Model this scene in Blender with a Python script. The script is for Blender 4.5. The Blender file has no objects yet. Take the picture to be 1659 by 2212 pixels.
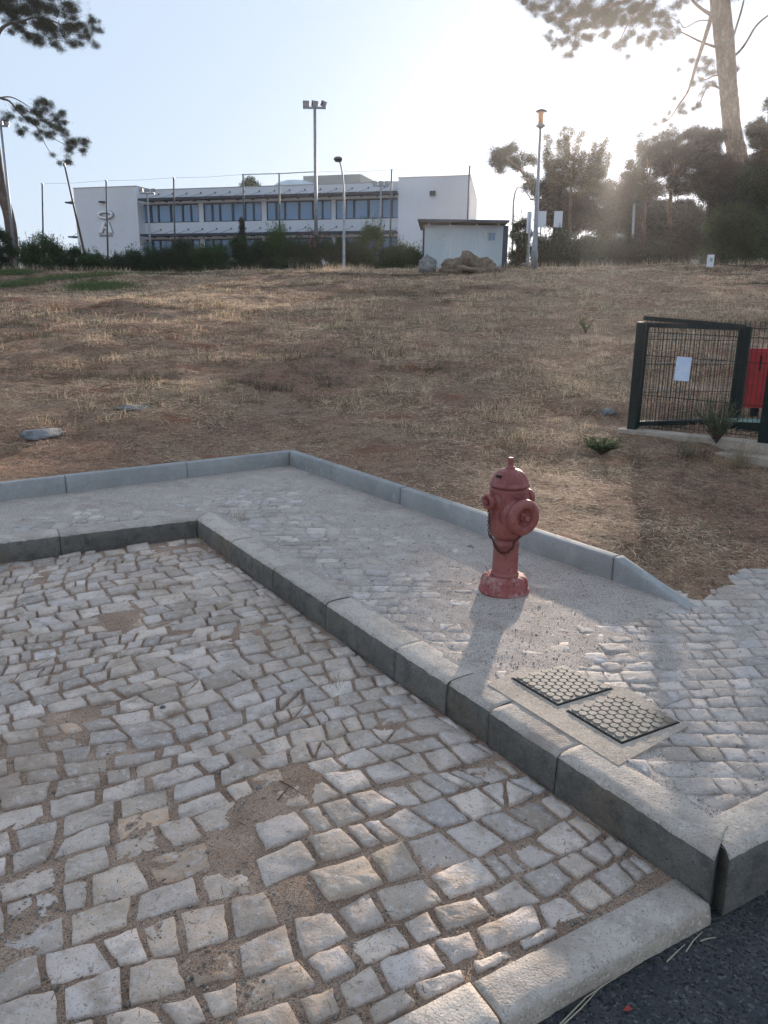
import bpy, math, random
import numpy as np
from mathutils import Vector, Matrix, Euler
random.seed(7); rng = np.random.default_rng(7)
sc = bpy.context.scene
C = sc.collection
R = math.radians

# ------------------------------------------------------------------ camera, sky, sun, exposure
CAM_H, PITCH, ROLL = 1.6, R(15.0), R(0.7)
FOC, CX, CY = 1661.0, 829.5, 1106.0
_f = Vector((0, math.cos(PITCH), -math.sin(PITCH))); _u = Vector((0, math.sin(PITCH), math.cos(PITCH))); _r = Vector((1, 0, 0))
CR = _r * math.cos(ROLL) + _u * math.sin(ROLL); CU = _u * math.cos(ROLL) - _r * math.sin(ROLL)
cam = bpy.data.objects.new('camera', bpy.data.cameras.new('camera')); C.objects.link(cam); sc.camera = cam
cam.matrix_world = Matrix(((CR.x, CU.x, -_f.x, 0), (CR.y, CU.y, -_f.y, 0), (CR.z, CU.z, -_f.z, CAM_H), (0, 0, 0, 1)))
cam.data.sensor_fit = 'VERTICAL'; cam.data.sensor_height = 24; cam.data.lens = 24 * FOC / 2212
cam.data.clip_start = 0.05; cam.data.clip_end = 3000
SUN_AZ, SUN_EL = R(15.5), R(11.3)
world = bpy.data.worlds.new('World'); sc.world = world; world.use_nodes = True
wn = world.node_tree.nodes; wl = world.node_tree.links
sky = wn.new('ShaderNodeTexSky'); sky.sky_type = 'NISHITA'; sky.sun_disc = False
sky.sun_elevation = SUN_EL; sky.sun_rotation = SUN_AZ
sky.air_density = 1.0; sky.dust_density = 1.0; sky.ozone_density = 1.0
bg = wn['Background']; bg.inputs['Strength'].default_value = 0.15
bw = wn.new('ShaderNodeRGBToBW'); wl.new(sky.outputs['Color'], bw.inputs[0])
pw = wn.new('ShaderNodeMath'); pw.operation = 'POWER'; wl.new(bw.outputs[0], pw.inputs[0]); pw.inputs[1].default_value = -0.88
pm = wn.new('ShaderNodeMath'); pm.operation = 'MULTIPLY'; wl.new(pw.outputs[0], pm.inputs[0]); pm.inputs[1].default_value = 2.03
vm = wn.new('ShaderNodeVectorMath'); vm.operation = 'SCALE'; wt = wn.new('ShaderNodeVectorMath'); wt.operation = 'SCALE'; wt.inputs[0].default_value = (.755, .925, 1.17); wl.new(bw.outputs[0], wt.inputs['Scale'])
mxs = wn.new('ShaderNodeMix'); mxs.data_type = 'RGBA'; mxs.inputs[0].default_value = .86; wl.new(sky.outputs['Color'], mxs.inputs[6]); wl.new(wt.outputs[0], mxs.inputs[7])
wl.new(mxs.outputs[2], vm.inputs[0]); wl.new(pm.outputs[0], vm.inputs['Scale'])
wl.new(vm.outputs[0], bg.inputs['Color'])   # sky brightness compressed and colour mixed towards one pale blue
sl = bpy.data.lights.new('sun', 'SUN'); sl.energy = 3.4; sl.angle = R(1.2); sl.color = (1.0, 0.86, 0.72)
sun = bpy.data.objects.new('sun', sl); C.objects.link(sun)
sd = Vector((math.sin(SUN_AZ) * math.cos(SUN_EL), math.cos(SUN_AZ) * math.cos(SUN_EL), math.sin(SUN_EL)))
sun.rotation_euler = sd.to_track_quat('Z', 'Y').to_euler(); sun.location = (10, 30, 30)
sc.view_settings.view_transform = 'Standard'; sc.view_settings.look = 'None'; sc.view_settings.gamma = 1
sc.view_settings.use_curve_mapping = False; sc.view_settings.exposure = 1.18

# ------------------------------------------------------------------ helpers
def ray(px, py): return _f * FOC + CR * (px - CX) - CU * (py - CY)
def at(px, py, Y):
    d = ray(px, py); return Vector((0, 0, CAM_H)) + d * (Y / d.y)
def ground(px, py, z=0.0):
    d = ray(px, py); return Vector((0, 0, CAM_H)) + d * ((z - CAM_H) / d.z)

def tag(o, label=None, cat=None, group=None, kind=None):
    if label: o['label'] = label
    if cat: o['category'] = cat
    if group: o['group'] = group
    if kind: o['kind'] = kind
    return o
def empty(name, loc=(0, 0, 0), rz=0.0):
    o = bpy.data.objects.new(name, None); C.objects.link(o); o.location = loc; o.rotation_euler = (0, 0, rz); o.empty_display_size = .1
    return o
def link(name, me, parent=None, loc=(0, 0, 0)):
    o = bpy.data.objects.new(name, me); C.objects.link(o); o.location = loc
    if parent is not None: o.parent = parent
    return o
def copy_tree(o, parent=None):
    c = o.copy(); C.objects.link(c); c.parent = parent
    for ch in list(o.children): copy_tree(ch, c)
    return c

def np_mesh(name, V, F, m=None, smooth=False, tint=None):
    """V (n,3), F (m,k) all the same k; tint: per vertex rgb"""
    V = np.asarray(V, dtype=np.float32); F = np.asarray(F, dtype=np.int32)
    me = bpy.data.meshes.new(name); k = F.shape[1]; n = F.shape[0]
    me.vertices.add(len(V)); me.vertices.foreach_set('co', V.ravel())
    me.loops.add(n * k); me.loops.foreach_set('vertex_index', F.ravel())
    me.polygons.add(n); me.polygons.foreach_set('loop_start', np.arange(0, n * k, k, dtype=np.int32))
    me.polygons.foreach_set('loop_total', np.full(n, k, dtype=np.int32))
    me.update(calc_edges=True)
    if smooth: me.polygons.foreach_set('use_smooth', np.ones(n, dtype=bool))
    if tint is not None:
        a = me.color_attributes.new('tint', 'FLOAT_COLOR', 'POINT')
        t = np.ones((len(V), 4), dtype=np.float32); t[:, :3] = tint
        a.data.foreach_set('color', t.ravel())
    if m: me.materials.append(m)
    return me

class MB:
    def __init__(s): s.v = []; s.f = []; s.mi = []
    def add(s, vs, fs, mi=0):
        b = len(s.v); s.v += [tuple(v) for v in vs]; s.f += [tuple(b + i for i in f) for f in fs]; s.mi += [mi] * len(fs); return s
    def box(s, c, size, rot=None, mi=0):
        hx, hy, hz = size[0] / 2, size[1] / 2, size[2] / 2; c = Vector(c)
        vs = [Vector((x, y, z)) for z in (-hz, hz) for x, y in ((-hx, -hy), (hx, -hy), (hx, hy), (-hx, hy))]
        if rot is not None: vs = [rot @ v for v in vs]
        return s.add([v + c for v in vs], [(3, 2, 1, 0), (4, 5, 6, 7), (0, 1, 5, 4), (1, 2, 6, 5), (2, 3, 7, 6), (3, 0, 4, 7)], mi)
    def bar(s, a, b, w, h, up=Vector((0, 0, 1)), mi=0):
        a = Vector(a); b = Vector(b); d = (b - a); L = d.length; d.normalize()
        x = d.cross(up)
        if x.length < 1e-4: x = d.cross(Vector((0, 1, 0)))
        x.normalize(); y = x.cross(d)
        return s.box((a + b) / 2, (w, L, h), Matrix((x, d, y)).transposed(), mi)
    def tube(s, pts, rad, n=8, mi=0, cap=True):
        pts = [Vector(p) for p in pts]
        if not hasattr(rad, '__len__'): rad = [rad] * len(pts)
        vs = []; fs = []; px = None
        for i, p in enumerate(pts):
            d = (pts[min(i + 1, len(pts) - 1)] - pts[max(i - 1, 0)]).normalized()
            if px is None:
                px = d.cross(Vector((0, 0, 1)))
                if px.length < .05: px = d.cross(Vector((0, 1, 0)))
            x = (px - d * px.dot(d)).normalized(); px = x; y = d.cross(x)
            for k in range(n):
                a = 2 * math.pi * k / n; vs.append(p + (x * math.cos(a) + y * math.sin(a)) * rad[i])
        for i in range(len(pts) - 1):
            for k in range(n):
                k2 = (k + 1) % n; fs.append((i * n + k, i * n + k2, (i + 1) * n + k2, (i + 1) * n + k))
        if cap:
            fs.append(tuple(range(n - 1, -1, -1))); fs.append(tuple((len(pts) - 1) * n + k for k in range(n)))
        return s.add(vs, fs, mi)
    def lathe(s, prof, n=32, M=Matrix.Identity(4), mod=None, mi=0):
        vs = []; fs = []
        for i, (r, z) in enumerate(prof):
            for k in range(n):
                a = 2 * math.pi * k / n; rr = r * (mod(a, i) if mod else 1)
                vs.append(M @ Vector((rr * math.cos(a), rr * math.sin(a), z)))
        for i in range(len(prof) - 1):
            for k in range(n):
                k2 = (k + 1) % n; fs.append((i * n + k, i * n + k2, (i + 1) * n + k2, (i + 1) * n + k))
        fs.append(tuple(range(n - 1, -1, -1))); fs.append(tuple((len(prof) - 1) * n + k for k in range(n)))
        return s.add(vs, fs, mi)
    def build(s, name, mats, parent=None, loc=(0, 0, 0), smooth=False):
        me = bpy.data.meshes.new(name); o_ = Vector(loc)
        me.from_pydata([(v[0] - o_.x, v[1] - o_.y, v[2] - o_.z) for v in s.v], [], s.f)
        for m in (mats if isinstance(mats, (list, tuple)) else [mats]): me.materials.append(m)
        if any(s.mi): me.polygons.foreach_set('material_index', s.mi)
        if smooth:
            me.polygons.foreach_set('use_smooth', [len(f) <= 4 for f in s.f])
        me.update()
        o = link(name, me, parent, loc)
        if parent is not None and parent.type == 'EMPTY':
            # vertices are given in world space: express them in the parent's space
            o.matrix_parent_inverse = parent_matrix(parent).inverted()
        elif parent is not None:
            o.matrix_parent_inverse = parent_matrix(parent).inverted()
        return o
def parent_matrix(o):
    M = Matrix.Translation(o.location) @ o.rotation_euler.to_matrix().to_4x4()
    if o.parent is not None: M = parent_matrix(o.parent) @ o.matrix_parent_inverse @ M
    return M

# numpy value noise
def _h(ix, iy, seed):
    n = (ix.astype(np.int64) * 374761393 + iy.astype(np.int64) * 668265263 + seed * 1442695041) & 0x7fffffff
    n = ((n ^ (n >> 13)) * 1274126177) & 0x7fffffff
    return ((n ^ (n >> 16)) & 0xffff) / 65535.0
def vn(x, y, seed=0):
    x = np.asarray(x, float); y = np.asarray(y, float)
    ix = np.floor(x); iy = np.floor(y); fx = x - ix; fy = y - iy; fx = fx * fx * (3 - 2 * fx); fy = fy * fy * (3 - 2 * fy)
    a = _h(ix, iy, seed); b = _h(ix + 1, iy, seed); c = _h(ix, iy + 1, seed); d = _h(ix + 1, iy + 1, seed)
    return (a * (1 - fx) + b * fx) * (1 - fy) + (c * (1 - fx) + d * fx) * fy
def fbm(x, y, seed=0, o=4):
    s = 0; a = .5; t = 0
    for i in range(o): s = s + a * vn(x * 2 ** i, y * 2 ** i, seed + i * 17); t += a; a *= .5
    return s / t
def sstep(a, b, x): t = np.clip((np.asarray(x, float) - a) / (b - a), 0, 1); return t * t * (3 - 2 * t)

# ------------------------------------------------------------------ materials
def mat(name, base, layers=(), rough=.85, bump=(), spec=.3, metal=0.0, tint=False, rand=0.0, trans=0.0, obj=False, emit=None, coords=None):
    """layers: (scale, colour, low, high[, detail]) mixed over the base where noise passes low..high"""
    m = bpy.data.materials.new(name); m.use_nodes = True; nt = m.node_tree; N = nt.nodes; L = nt.links
    b = N['Principled BSDF']; b.inputs['Roughness'].default_value = rough; b.inputs['Specular IOR Level'].default_value = spec
    b.inputs['Metallic'].default_value = metal
    if obj: co = N.new('ShaderNodeTexCoord').outputs['Object']
    else: co = N.new('ShaderNodeNewGeometry').outputs['Position']
    if coords:
        mp = N.new('ShaderNodeMapping'); mp.inputs['Scale'].default_value = coords; L.new(co, mp.inputs[0]); co = mp.outputs[0]
    rgb = N.new('ShaderNodeRGB'); rgb.outputs[0].default_value = (*base, 1); cur = rgb.outputs[0]
    if tint:
        a = N.new('ShaderNodeAttribute'); a.attribute_name = 'tint'
        mx = N.new('ShaderNodeMix'); mx.data_type = 'RGBA'; mx.blend_type = 'MULTIPLY'; mx.inputs[0].default_value = 1
        L.new(cur, mx.inputs[6]); L.new(a.outputs['Color'], mx.inputs[7]); cur = mx.outputs[2]
    for i, ly in enumerate(layers):
        scl, col, lo, hi = ly[:4]; det = ly[4] if len(ly) > 4 else 4
        n = N.new('ShaderNodeTexNoise'); n.inputs['Scale'].default_value = scl; n.inputs['Detail'].default_value = det
        n.inputs['Roughness'].default_value = .6
        off = N.new('ShaderNodeVectorMath'); off.operation = 'ADD'; off.inputs[1].default_value = (i * 7.3 + 1, i * 3.1, i * 5.7)
        L.new(co, off.inputs[0]); L.new(off.outputs[0], n.inputs['Vector'])
        mr = N.new('ShaderNodeMapRange'); mr.inputs[1].default_value = lo; mr.inputs[2].default_value = hi; L.new(n.outputs[0], mr.inputs[0])
        mx = N.new('ShaderNodeMix'); mx.data_type = 'RGBA'; L.new(mr.outputs[0], mx.inputs[0]); L.new(cur, mx.inputs[6]); mx.inputs[7].default_value = (*col, 1)
        cur = mx.outputs[2]
    if rand:
        oi = N.new('ShaderNodeObjectInfo'); mr = N.new('ShaderNodeMapRange'); mr.inputs[3].default_value = 1 - rand; mr.inputs[4].default_value = 1 + rand
        L.new(oi.outputs['Random'], mr.inputs[0]); mx = N.new('ShaderNodeMix'); mx.data_type = 'RGBA'; mx.blend_type = 'MULTIPLY'; mx.inputs[0].default_value = 1
        L.new(cur, mx.inputs[6]); L.new(mr.outputs[0], mx.inputs[7]); cur = mx.outputs[2]
    L.new(cur, b.inputs['Base Color'])
    nrm = None
    for scl, st, dist in bump:
        n = N.new('ShaderNodeTexNoise'); n.inputs['Scale'].default_value = scl; n.inputs['Detail'].default_value = 5; L.new(co, n.inputs['Vector'])
        bp = N.new('ShaderNodeBump'); bp.inputs['Strength'].default_value = st; bp.inputs['Distance'].default_value = dist
        L.new(n.outputs[0], bp.inputs['Height'])
        if nrm: L.new(nrm, bp.inputs['Normal'])
        nrm = bp.outputs[0]
    if nrm: L.new(nrm, b.inputs['Normal'])
    if trans:
        tr = N.new('ShaderNodeBsdfTranslucent'); L.new(cur, tr.inputs['Color']); ms = N.new('ShaderNodeMixShader'); ms.inputs[0].default_value = trans
        L.new(b.outputs[0], ms.inputs[1]); L.new(tr.outputs[0], ms.inputs[2]); L.new(ms.outputs[0], N['Material Output'].inputs['Surface'])
    if emit: b.inputs['Emission Color'].default_value = (*emit[0], 1); b.inputs['Emission Strength'].default_value = emit[1]
    return m
M = {}
M['limestone'] = mat('limestone', (0.558, 0.452, 0.379), [(1.6, (.40, .30, .215), .50, .68), (6, (.33, .25, .185), .55, .72), (12, (0.390, 0.316, 0.262), .48, .70), (45, (0.615, 0.534, 0.486), .52, .75), (3.1, (0.339, 0.243, 0.176), .56, .74), (26, (0.276, 0.214, 0.176), .62, .72), (170, (0.205, 0.160, 0.132), .60, .70, 2)], .8, [(24, .5, .012), (110, .6, .004)], tint=True, spec=.3)
M['limestone_grey'] = mat('limestone_grey', (0.496, 0.419, 0.363), [(10, (0.367, 0.310, 0.273), .45, .68), (45, (0.565, 0.507, 0.471), .52, .75), (2.2, (0.377, 0.292, 0.230), .52, .74), (22, (0.267, 0.225, 0.203), .62, .72), (160, (0.198, 0.169, 0.155), .60, .70, 2)], .8, [(26, .4, .01), (120, .6, .003)], tint=True, spec=.3)
M['bay_sand'] = mat('bay_sand', (0.348, 0.228, 0.156), [(5, (0.464, 0.318, 0.227), .42, .62), (3, (0.220, 0.127, 0.081), .52, .70), (260, (0.603, 0.466, 0.363), .58, .66, 2), (210, (0.139, 0.090, 0.065), .57, .65, 2), (380, (0.081, 0.058, 0.045), .58, .66, 2)], .95, [(60, .7, .012), (220, .9, .006)])
M['grit'] = mat('grit', (0.513, 0.421, 0.353), [(4, (0.396, 0.308, 0.249), .5, .68), (190, (0.724, 0.627, 0.560), .54, .62, 2), (160, (0.175, 0.146, 0.130), .56, .63, 2), (400, (0.188, 0.162, 0.145), .56, .62, 2), (9, (0.537, 0.453, 0.395), .5, .7)], .95, [(45, .5, .01), (200, 1.0, .006)])
M['pebble'] = mat('pebble', (.5, .48, .45), [], .8, [(100, .3, .003)], tint=True)
M['kerb_top'] = mat('kerb_top', (0.513, 0.433, 0.361), [(9, (0.390, 0.324, 0.269), .45, .66), (55, (0.590, 0.511, 0.447), .5, .72), (140, (0.245, 0.204, 0.173), .58, .66, 2), (2.5, (0.334, 0.261, 0.214), .54, .74), (18, (0.267, 0.225, 0.193), .62, .74)], .85, [(30, .5, .008), (150, .8, .004)], rand=.14)
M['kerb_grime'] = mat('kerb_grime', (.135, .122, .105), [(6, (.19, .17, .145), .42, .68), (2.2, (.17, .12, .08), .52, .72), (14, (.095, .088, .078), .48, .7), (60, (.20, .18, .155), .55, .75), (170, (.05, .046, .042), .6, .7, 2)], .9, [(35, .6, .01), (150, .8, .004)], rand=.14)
M['new_concrete'] = mat('new_concrete', (0.357, 0.348, 0.332), [(2.5, (0.277, 0.273, 0.262), .42, .66), (9, (0.411, 0.396, 0.375), .55, .72), (30, (0.295, 0.286, 0.275), .55, .7), (120, (0.178, 0.176, 0.166), .63, .70, 2)], .85, [(40, .25, .006), (200, .5, .003)], rand=.07)
M['concrete'] = mat('concrete', (0.484, 0.396, 0.313), [(6, (0.364, 0.293, 0.235), .42, .62), (90, (0.595, 0.503, 0.411), .55, .68, 2), (150, (0.209, 0.170, 0.137), .60, .67, 2), (14, (0.297, 0.237, 0.191), .60, .72)], .88, [(25, .35, .008), (180, .7, .004)])
M['asphalt'] = mat('asphalt', (.060, .062, .066), [(5, (.085, .083, .082), .45, .7), (70, (.15, .145, .14), .56, .66, 2), (110, (.02, .021, .023), .54, .62, 2), (12, (.04, .042, .046), .5, .7)], .9, [(60, 1.0, .02), (140, .9, .01)])
M['iron'] = mat('iron', (0.176, 0.154, 0.128), [(12, (0.260, 0.224, 0.183), .47, .66), (5, (0.169, 0.147, 0.122), .5, .68), (120, (0.442, 0.384, 0.311), .6, .72, 2), (8, (0.286, 0.166, 0.098), .60, .74)], .7, [(90, .5, .002)], spec=.4)
M['hydrant_red'] = mat('hydrant_red', (0.294, 0.075, 0.062), [(3.2, (0.209, 0.046, 0.039), .48, .66), (7, (0.314, 0.101, 0.082), .42, .62), (20, (0.199, 0.044, 0.037), .5, .68), (45, (0.351, 0.158, 0.133), .60, .72), (110, (0.095, 0.044, 0.033), .64, .72, 2), (4, (0.285, 0.114, 0.095), .55, .7)], .5, [(30, .15, .004), (130, .25, .0015)], spec=.45)
M['hydrant_faded'] = mat('hydrant_faded', (.33, .10, .09), [(12, (.42, .24, .205), .48, .62), (30, (.24, .06, .05), .5, .66), (24, (.46, .34, .29), .60, .72), (60, (.10, .05, .04), .63, .72, 2)], .7, [(40, .4, .004)], spec=.3)
M['rust'] = mat('rust', (.11, .035, .022), [(60, (.06, .025, .02), .5, .6)], .8, [(200, .4, .001)])
M['dark_hole'] = mat('dark_hole', (.02, .015, .013), rough=.9)
M['soil'] = mat('soil', (0.299, 0.151, 0.088), [(0.7, (0.329, 0.216, 0.132), .42, .62), (3, (0.183, 0.086, 0.051), .45, .62), (14, (0.403, 0.270, 0.167), .50, .70), (45, (0.488, 0.335, 0.221), .55, .68), (30, (0.073, 0.049, 0.031), .55, .66), (100, (0.537, 0.389, 0.265), .58, .68, 2), (1.1, (0.244, 0.092, 0.049), .58, .70), (140, (0.061, 0.038, 0.025), .58, .66, 2)], .95, [(3, .35, .10), (22, .9, .04), (90, 1.0, .02)])
M['straw'] = mat('straw', (1, 1, 1), tint=True, rough=.8, trans=.3)
M['leaf'] = mat('leaf', (1, 1, 1), tint=True, rough=.6, trans=.35, spec=.3)
M['needle'] = mat('needle', (1, 1, 1), tint=True, rough=.8, trans=.08, spec=.1)
M['bark'] = mat('bark', (.12, .075, .055), [(4, (.19, .14, .11), .45, .65), (14, (.06, .045, .038), .5, .65), (30, (.24, .19, .155), .6, .72)], .95, [(6, .8, .06), (25, .8, .02)], coords=(1, 1, .35))
M['twig'] = mat('twig', (.10, .075, .055), [(30, (.05, .04, .03), .5, .6)], .9)
M['render_white'] = mat('render_white', (.72, .755, .80), [(.3, (.68, .69, .71), .4, .7), (3, (.70, .70, .70), .5, .8), (1.1, (.60, .61, .62), .62, .8)], 1.0, [(60, .1, .01)], spec=0.0)
M['render_grey'] = mat('render_grey', (.40, .39, .37), [(1, (.36, .35, .33), .4, .7)], .85)
M['frame_blue'] = mat('frame_blue', (.030, .045, .07), rough=.5, spec=.5)
M['louvre'] = mat('louvre', (.035, .045, .065), [(4, (.05, .06, .08), .45, .65)], .7, metal=0)
M['letter_white'] = mat('letter_white', (.85, .85, .85), rough=.5)
M['letter_edge'] = mat('letter_edge', (.25, .26, .27), rough=.5)
M['dome'] = mat('dome', (.80, .86, .90), [(1.5, (.65, .72, .78), .45, .6)], .3, trans=.3)
M['steel'] = mat('steel', (.30, .31, .33), [(8, (.24, .25, .27), .45, .6)], .5, metal=.6)
M['steel_pale'] = mat('steel_pale', (.45, .46, .47), [(8, (.36, .37, .39), .45, .6)], .55, metal=.3)
M['post_dark'] = mat('post_dark', (.05, .06, .065), [(8, (.09, .10, .10), .45, .6)], .5, metal=.2)
M['galv'] = mat('galv', (.56, .60, .62), [(.8, (.46, .53, .54), .42, .65), (.5, (.42, .48, .50), .5, .68)], .33, [], metal=.35, spec=.5, coords=(1, 1, .25))
M['roof_tan'] = mat('roof_tan', (.22, .19, .14), [(4, (.15, .13, .10), .45, .6)], .8)
M['lamp_glass'] = mat('lamp_glass', (.75, .50, .34), rough=.3, trans=.6)
M['fence_green'] = mat('fence_green', (.004, .012, .011), [(20, (.008, .020, .018), .45, .6)], .55, spec=.3)
M['pale_green'] = mat('pale_green', (.32, .48, .42), [(20, (.22, .36, .30), .45, .6)], .6)
M['red_plastic'] = mat('red_plastic', (.50, .022, .025), [(10, (.40, .018, .02), .45, .6)], .35, spec=.5)
M['paper'] = mat('paper', (.62, .72, .88), [(15, (.70, .78, .90), .45, .6)], .5)
M['sign_white'] = mat('sign_white', (.75, .76, .80), rough=.5)
M['rock'] = mat('rock', (.22, .215, .20), [(3, (.32, .31, .30), .5, .65), (10, (.12, .115, .10), .5, .65), (1.2, (.17, .14, .10), .5, .7)], .9, [(6, .8, .06), (30, .6, .02)])
M['pale_rock'] = mat('pale_rock', (.22, .215, .21), [(6, (.13, .13, .13), .45, .6), (25, (.30, .30, .30), .52, .7), (3, (.12, .095, .075), .52, .66), (60, (.08, .07, .06), .58, .68)], .9, [(20, .7, .02), (80, .5, .006)])
M['earth_mound'] = mat('earth_mound', (.20, .14, .095), [(3, (.28, .21, .14), .45, .65), (9, (.10, .075, .05), .5, .65), (2, (.10, .11, .05), .58, .7)], .95, [(6, .8, .08), (30, .8, .02)])
g = bpy.data.materials.new('window_glass'); g.use_nodes = True; b_ = g.node_tree.nodes['Principled BSDF']
b_.inputs['Base Color'].default_value = (.13, .27, .46, 1); b_.inputs['Roughness'].default_value = .08; b_.inputs['Specular IOR Level'].default_value = 1.0; b_.inputs['IOR'].default_value = 1.45
M['glass'] = g

# ------------------------------------------------------------------ layout of the paved corner (metres)
TIP = Vector((.924, 1.804)); COR = Vector((-1.317, 5.21)); LFT = Vector((-1.317 - 5.3 * math.cos(R(28.5)), 5.21 - 5.3 * math.sin(R(28.5))))
kd = (TIP - COR).normalized(); kn = Vector((-kd.y, kd.x))          # kerb direction, normal towards the pavement
ld = (COR - LFT).normalized(); ln = Vector((-ld.y, ld.x))
rd = Vector((math.cos(R(30.1)), math.sin(R(30.1)))); rn = Vector((-rd.y, rd.x))   # road direction, normal away from the road
KW = .155; ZP = .14; ZC = .28; ZR = -.06
def inter(p, d, q, e):
    t = ((q.x - p.x) * e.y - (q.y - p.y) * e.x) / (d.x * e.y - d.y * e.x); return p + d * t
CORB = inter(COR + kn * KW, kd, COR + ln * KW, ld)
KK = Vector((-.89, 7.069)); EE = Vector((1.517, 3.669)); ELF = KK - 7.5 * Vector((math.cos(R(36.3)), math.sin(R(36.3))))
od = (EE - KK).normalized(); on = Vector((-od.y, od.x)); old = (KK - ELF).normalized(); oln = Vector((-old.y, old.x))
EFAR = EE + 9 * Vector((math.cos(R(34)), math.sin(R(34))))
ZTIP = Vector((.968, 1.817)); RFAR = ZTIP + 9 * rd
FLB = Vector((.831, 1.875)); 

def bound(x):   # y of the line where the pavement ends and the slope begins
    x = np.asarray(x, float)
    a = KK.y + (x - KK.x) * (old.y / old.x); b = KK.y + (x - KK.x) * (od.y / od.x); c = EE.y + (x - EE.x) * math.tan(R(34))
    return np.where(x < KK.x, a, np.where(x < EE.x, b, c))
def tz(x, y):   # height of the slope
    x = np.asarray(x, float); y = np.asarray(y, float)
    dE = np.hypot(x - EE.x, y - EE.y)
    right = sstep(0, 1, (x - EE.x) / 1.0)
    lowz = .148 + .012 * sstep(0, .15, x - EE.x) + .117 * sstep(.05, .9, dE) * (1 - right * (1 - sstep(.3, 3.0, y - bound(x)))) + .01 * right
    zc = 3.03 + .0215 * np.clip(x, -25, 25)
    s = (y - 6.6) / (31 - 6.6)
    s2 = np.where(s < .9, s, .9 + .1 * (1 - np.exp(-(np.maximum(s, .9) - .9) / .1)))
    s2 = np.where(s < 0, 0, s2)
    z = lowz + (zc - lowz) * (.10 * sstep(0, .5, s2) + .90 * s2) * sstep(0, 1.4, y - bound(x) - .05)
    z = z - .012 * np.maximum(y - 33, 0)
    amp = sstep(.1, 2.5, y - bound(x))
    z = z + amp * ((fbm(x * .35, y * .35, 5, 3) - .5) * .30 + (fbm(x * 1.6, y * 1.6, 9, 3) - .5) * .10)
    return z
def tzf(x, y): return float(tz(np.array([x]), np.array([y]))[0])
def on_slope(px, py):
    d = ray(px, py); t = 3.5 / d.y; o = Vector((0, 0, CAM_H))
    for i in range(4000):
        p = o + d * t
        if p.z < tzf(p.x, p.y): return Vector((p.x, p.y, tzf(p.x, p.y)))
        t += .03 / d.y
        if p.y > 60: return p
    return p

# ------------------------------------------------------------------ ground sheets
def grid_sheet(name, corners, nu, nv, zf, m, kind='structure'):
    a, b, c, d = [np.array([p[0], p[1]]) for p in corners]
    u = np.linspace(0, 1, nu)[None, :, None]; v = np.linspace(0, 1, nv)[:, None, None]
    P = (a * (1 - u) + b * u) * (1 - v) + (d * (1 - u) + c * u) * v
    x = P[..., 0].ravel(); y = P[..., 1].ravel(); z = zf(x, y)
    idx = np.arange(nu * nv).reshape(nv, nu)
    F = np.stack([idx[:-1, :-1].ravel(), idx[:-1, 1:].ravel(), idx[1:, 1:].ravel(), idx[1:, :-1].ravel()], 1)
    return np.stack([x, y, z], 1), F
def merge(parts):
    Vs = []; Fs = []; n = 0
    for V, F in parts: Vs.append(V); Fs.append(F + n); n += len(V)
    return np.concatenate(Vs), np.concatenate(Fs)

# dirt patches of the bay, centres in photo space projected on the ground
patches = [(ground(px, py), r) for px, py, r in ((610, 1690, .15), (540, 1745, .10), (350, 1850, .12), (390, 1990, .09), (450, 2080, .07), (250, 1340, .16), (395, 1190, .2), (150, 1560, .12), (480, 1850, .12), (560, 2140, .07), (640, 1930, .08), (300, 1780, .08))]
def bay_mask(x, y):
    m = np.zeros_like(x)
    for p, r in patches: m = np.maximum(m, 1 - sstep(.35 * r, 1.35 * r, np.hypot(x - p.x, y - p.y)))
    return m
def bay_mound(x, y): return (fbm(x * 1.3, y * 1.3, 33, 2) - .5) * .02
def bay_z(x, y):
    n = fbm(x * 6, y * 6, 3, 3); m = bay_mask(x, y) * (.25 + .9 * n)
    m = np.maximum(m, .6 * sstep(.62, .75, fbm(x * 2.2, y * 2.2, 71, 3)))
    return bay_mound(x, y) - .0105 + .0155 * m + (fbm(x * 22, y * 22, 4, 3) - .5) * .010
def line_d(x, y, p, n): return (x - p.x) * n.x + (y - p.y) * n.y
def walk_cover(x, y):
    dc = np.minimum(np.where((line_d(x, y, EE, od) > 0) | (x > EE.x + .03), 9, -line_d(x, y, KK, on)), -line_d(x, y, KK, oln))   # distance inside the outer kerb
    n = fbm(x * 2.6, y * 2.6, 13, 4)
    m = 1 - sstep(.15, 1.0, dc + (n - .5) * .9)
    left = sstep(.0, .8, line_d(x, y, COR, ln)) * sstep(0, -1.4, x + 0.3) 
    m = np.maximum(m, .75 * left * (n > .38))
    hp = np.hypot(x - .62, (y - 3.5) * .8); m = np.maximum(m, (1 - sstep(.25, .75, hp + (n - .5) * .5)) * .7)
    hq = np.hypot((x - .62), (y - 3.08)); m = np.maximum(m, (1 - sstep(.12, .4, hq + (n - .5) * .3)) * .8)
    hk = np.abs(line_d(x, y, COR, kn) - KW); m = np.maximum(m, (1 - sstep(.01, .09, hk + (n - .5) * .1)) * .7)
    return m
def walk_z(x, y):
    m = np.minimum(1.1, walk_cover(x, y) + .16 + .35 * sstep(.5, .7, fbm(x * 3, y * 3, 66, 3)))
    return ZP - .0075 + .0115 * m + (fbm(x * 12, y * 12, 14, 3) - .5) * .008 + (fbm(x * 45, y * 45, 15, 2) - .5) * .003
mid = lambda p, n, w: p + n * w
bA = inter(TIP, kd, FLB, rd) + kn * .02
bC = COR + (kn + ln).normalized() * .08; bL = LFT + ln * .05; bD = FLB - rd * 5.6 - rn * .03
V, F = grid_sheet('bay', [bD, FLB + rd * .12 - rn * .03, bC, bL], 260, 200, bay_z, None)
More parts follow.
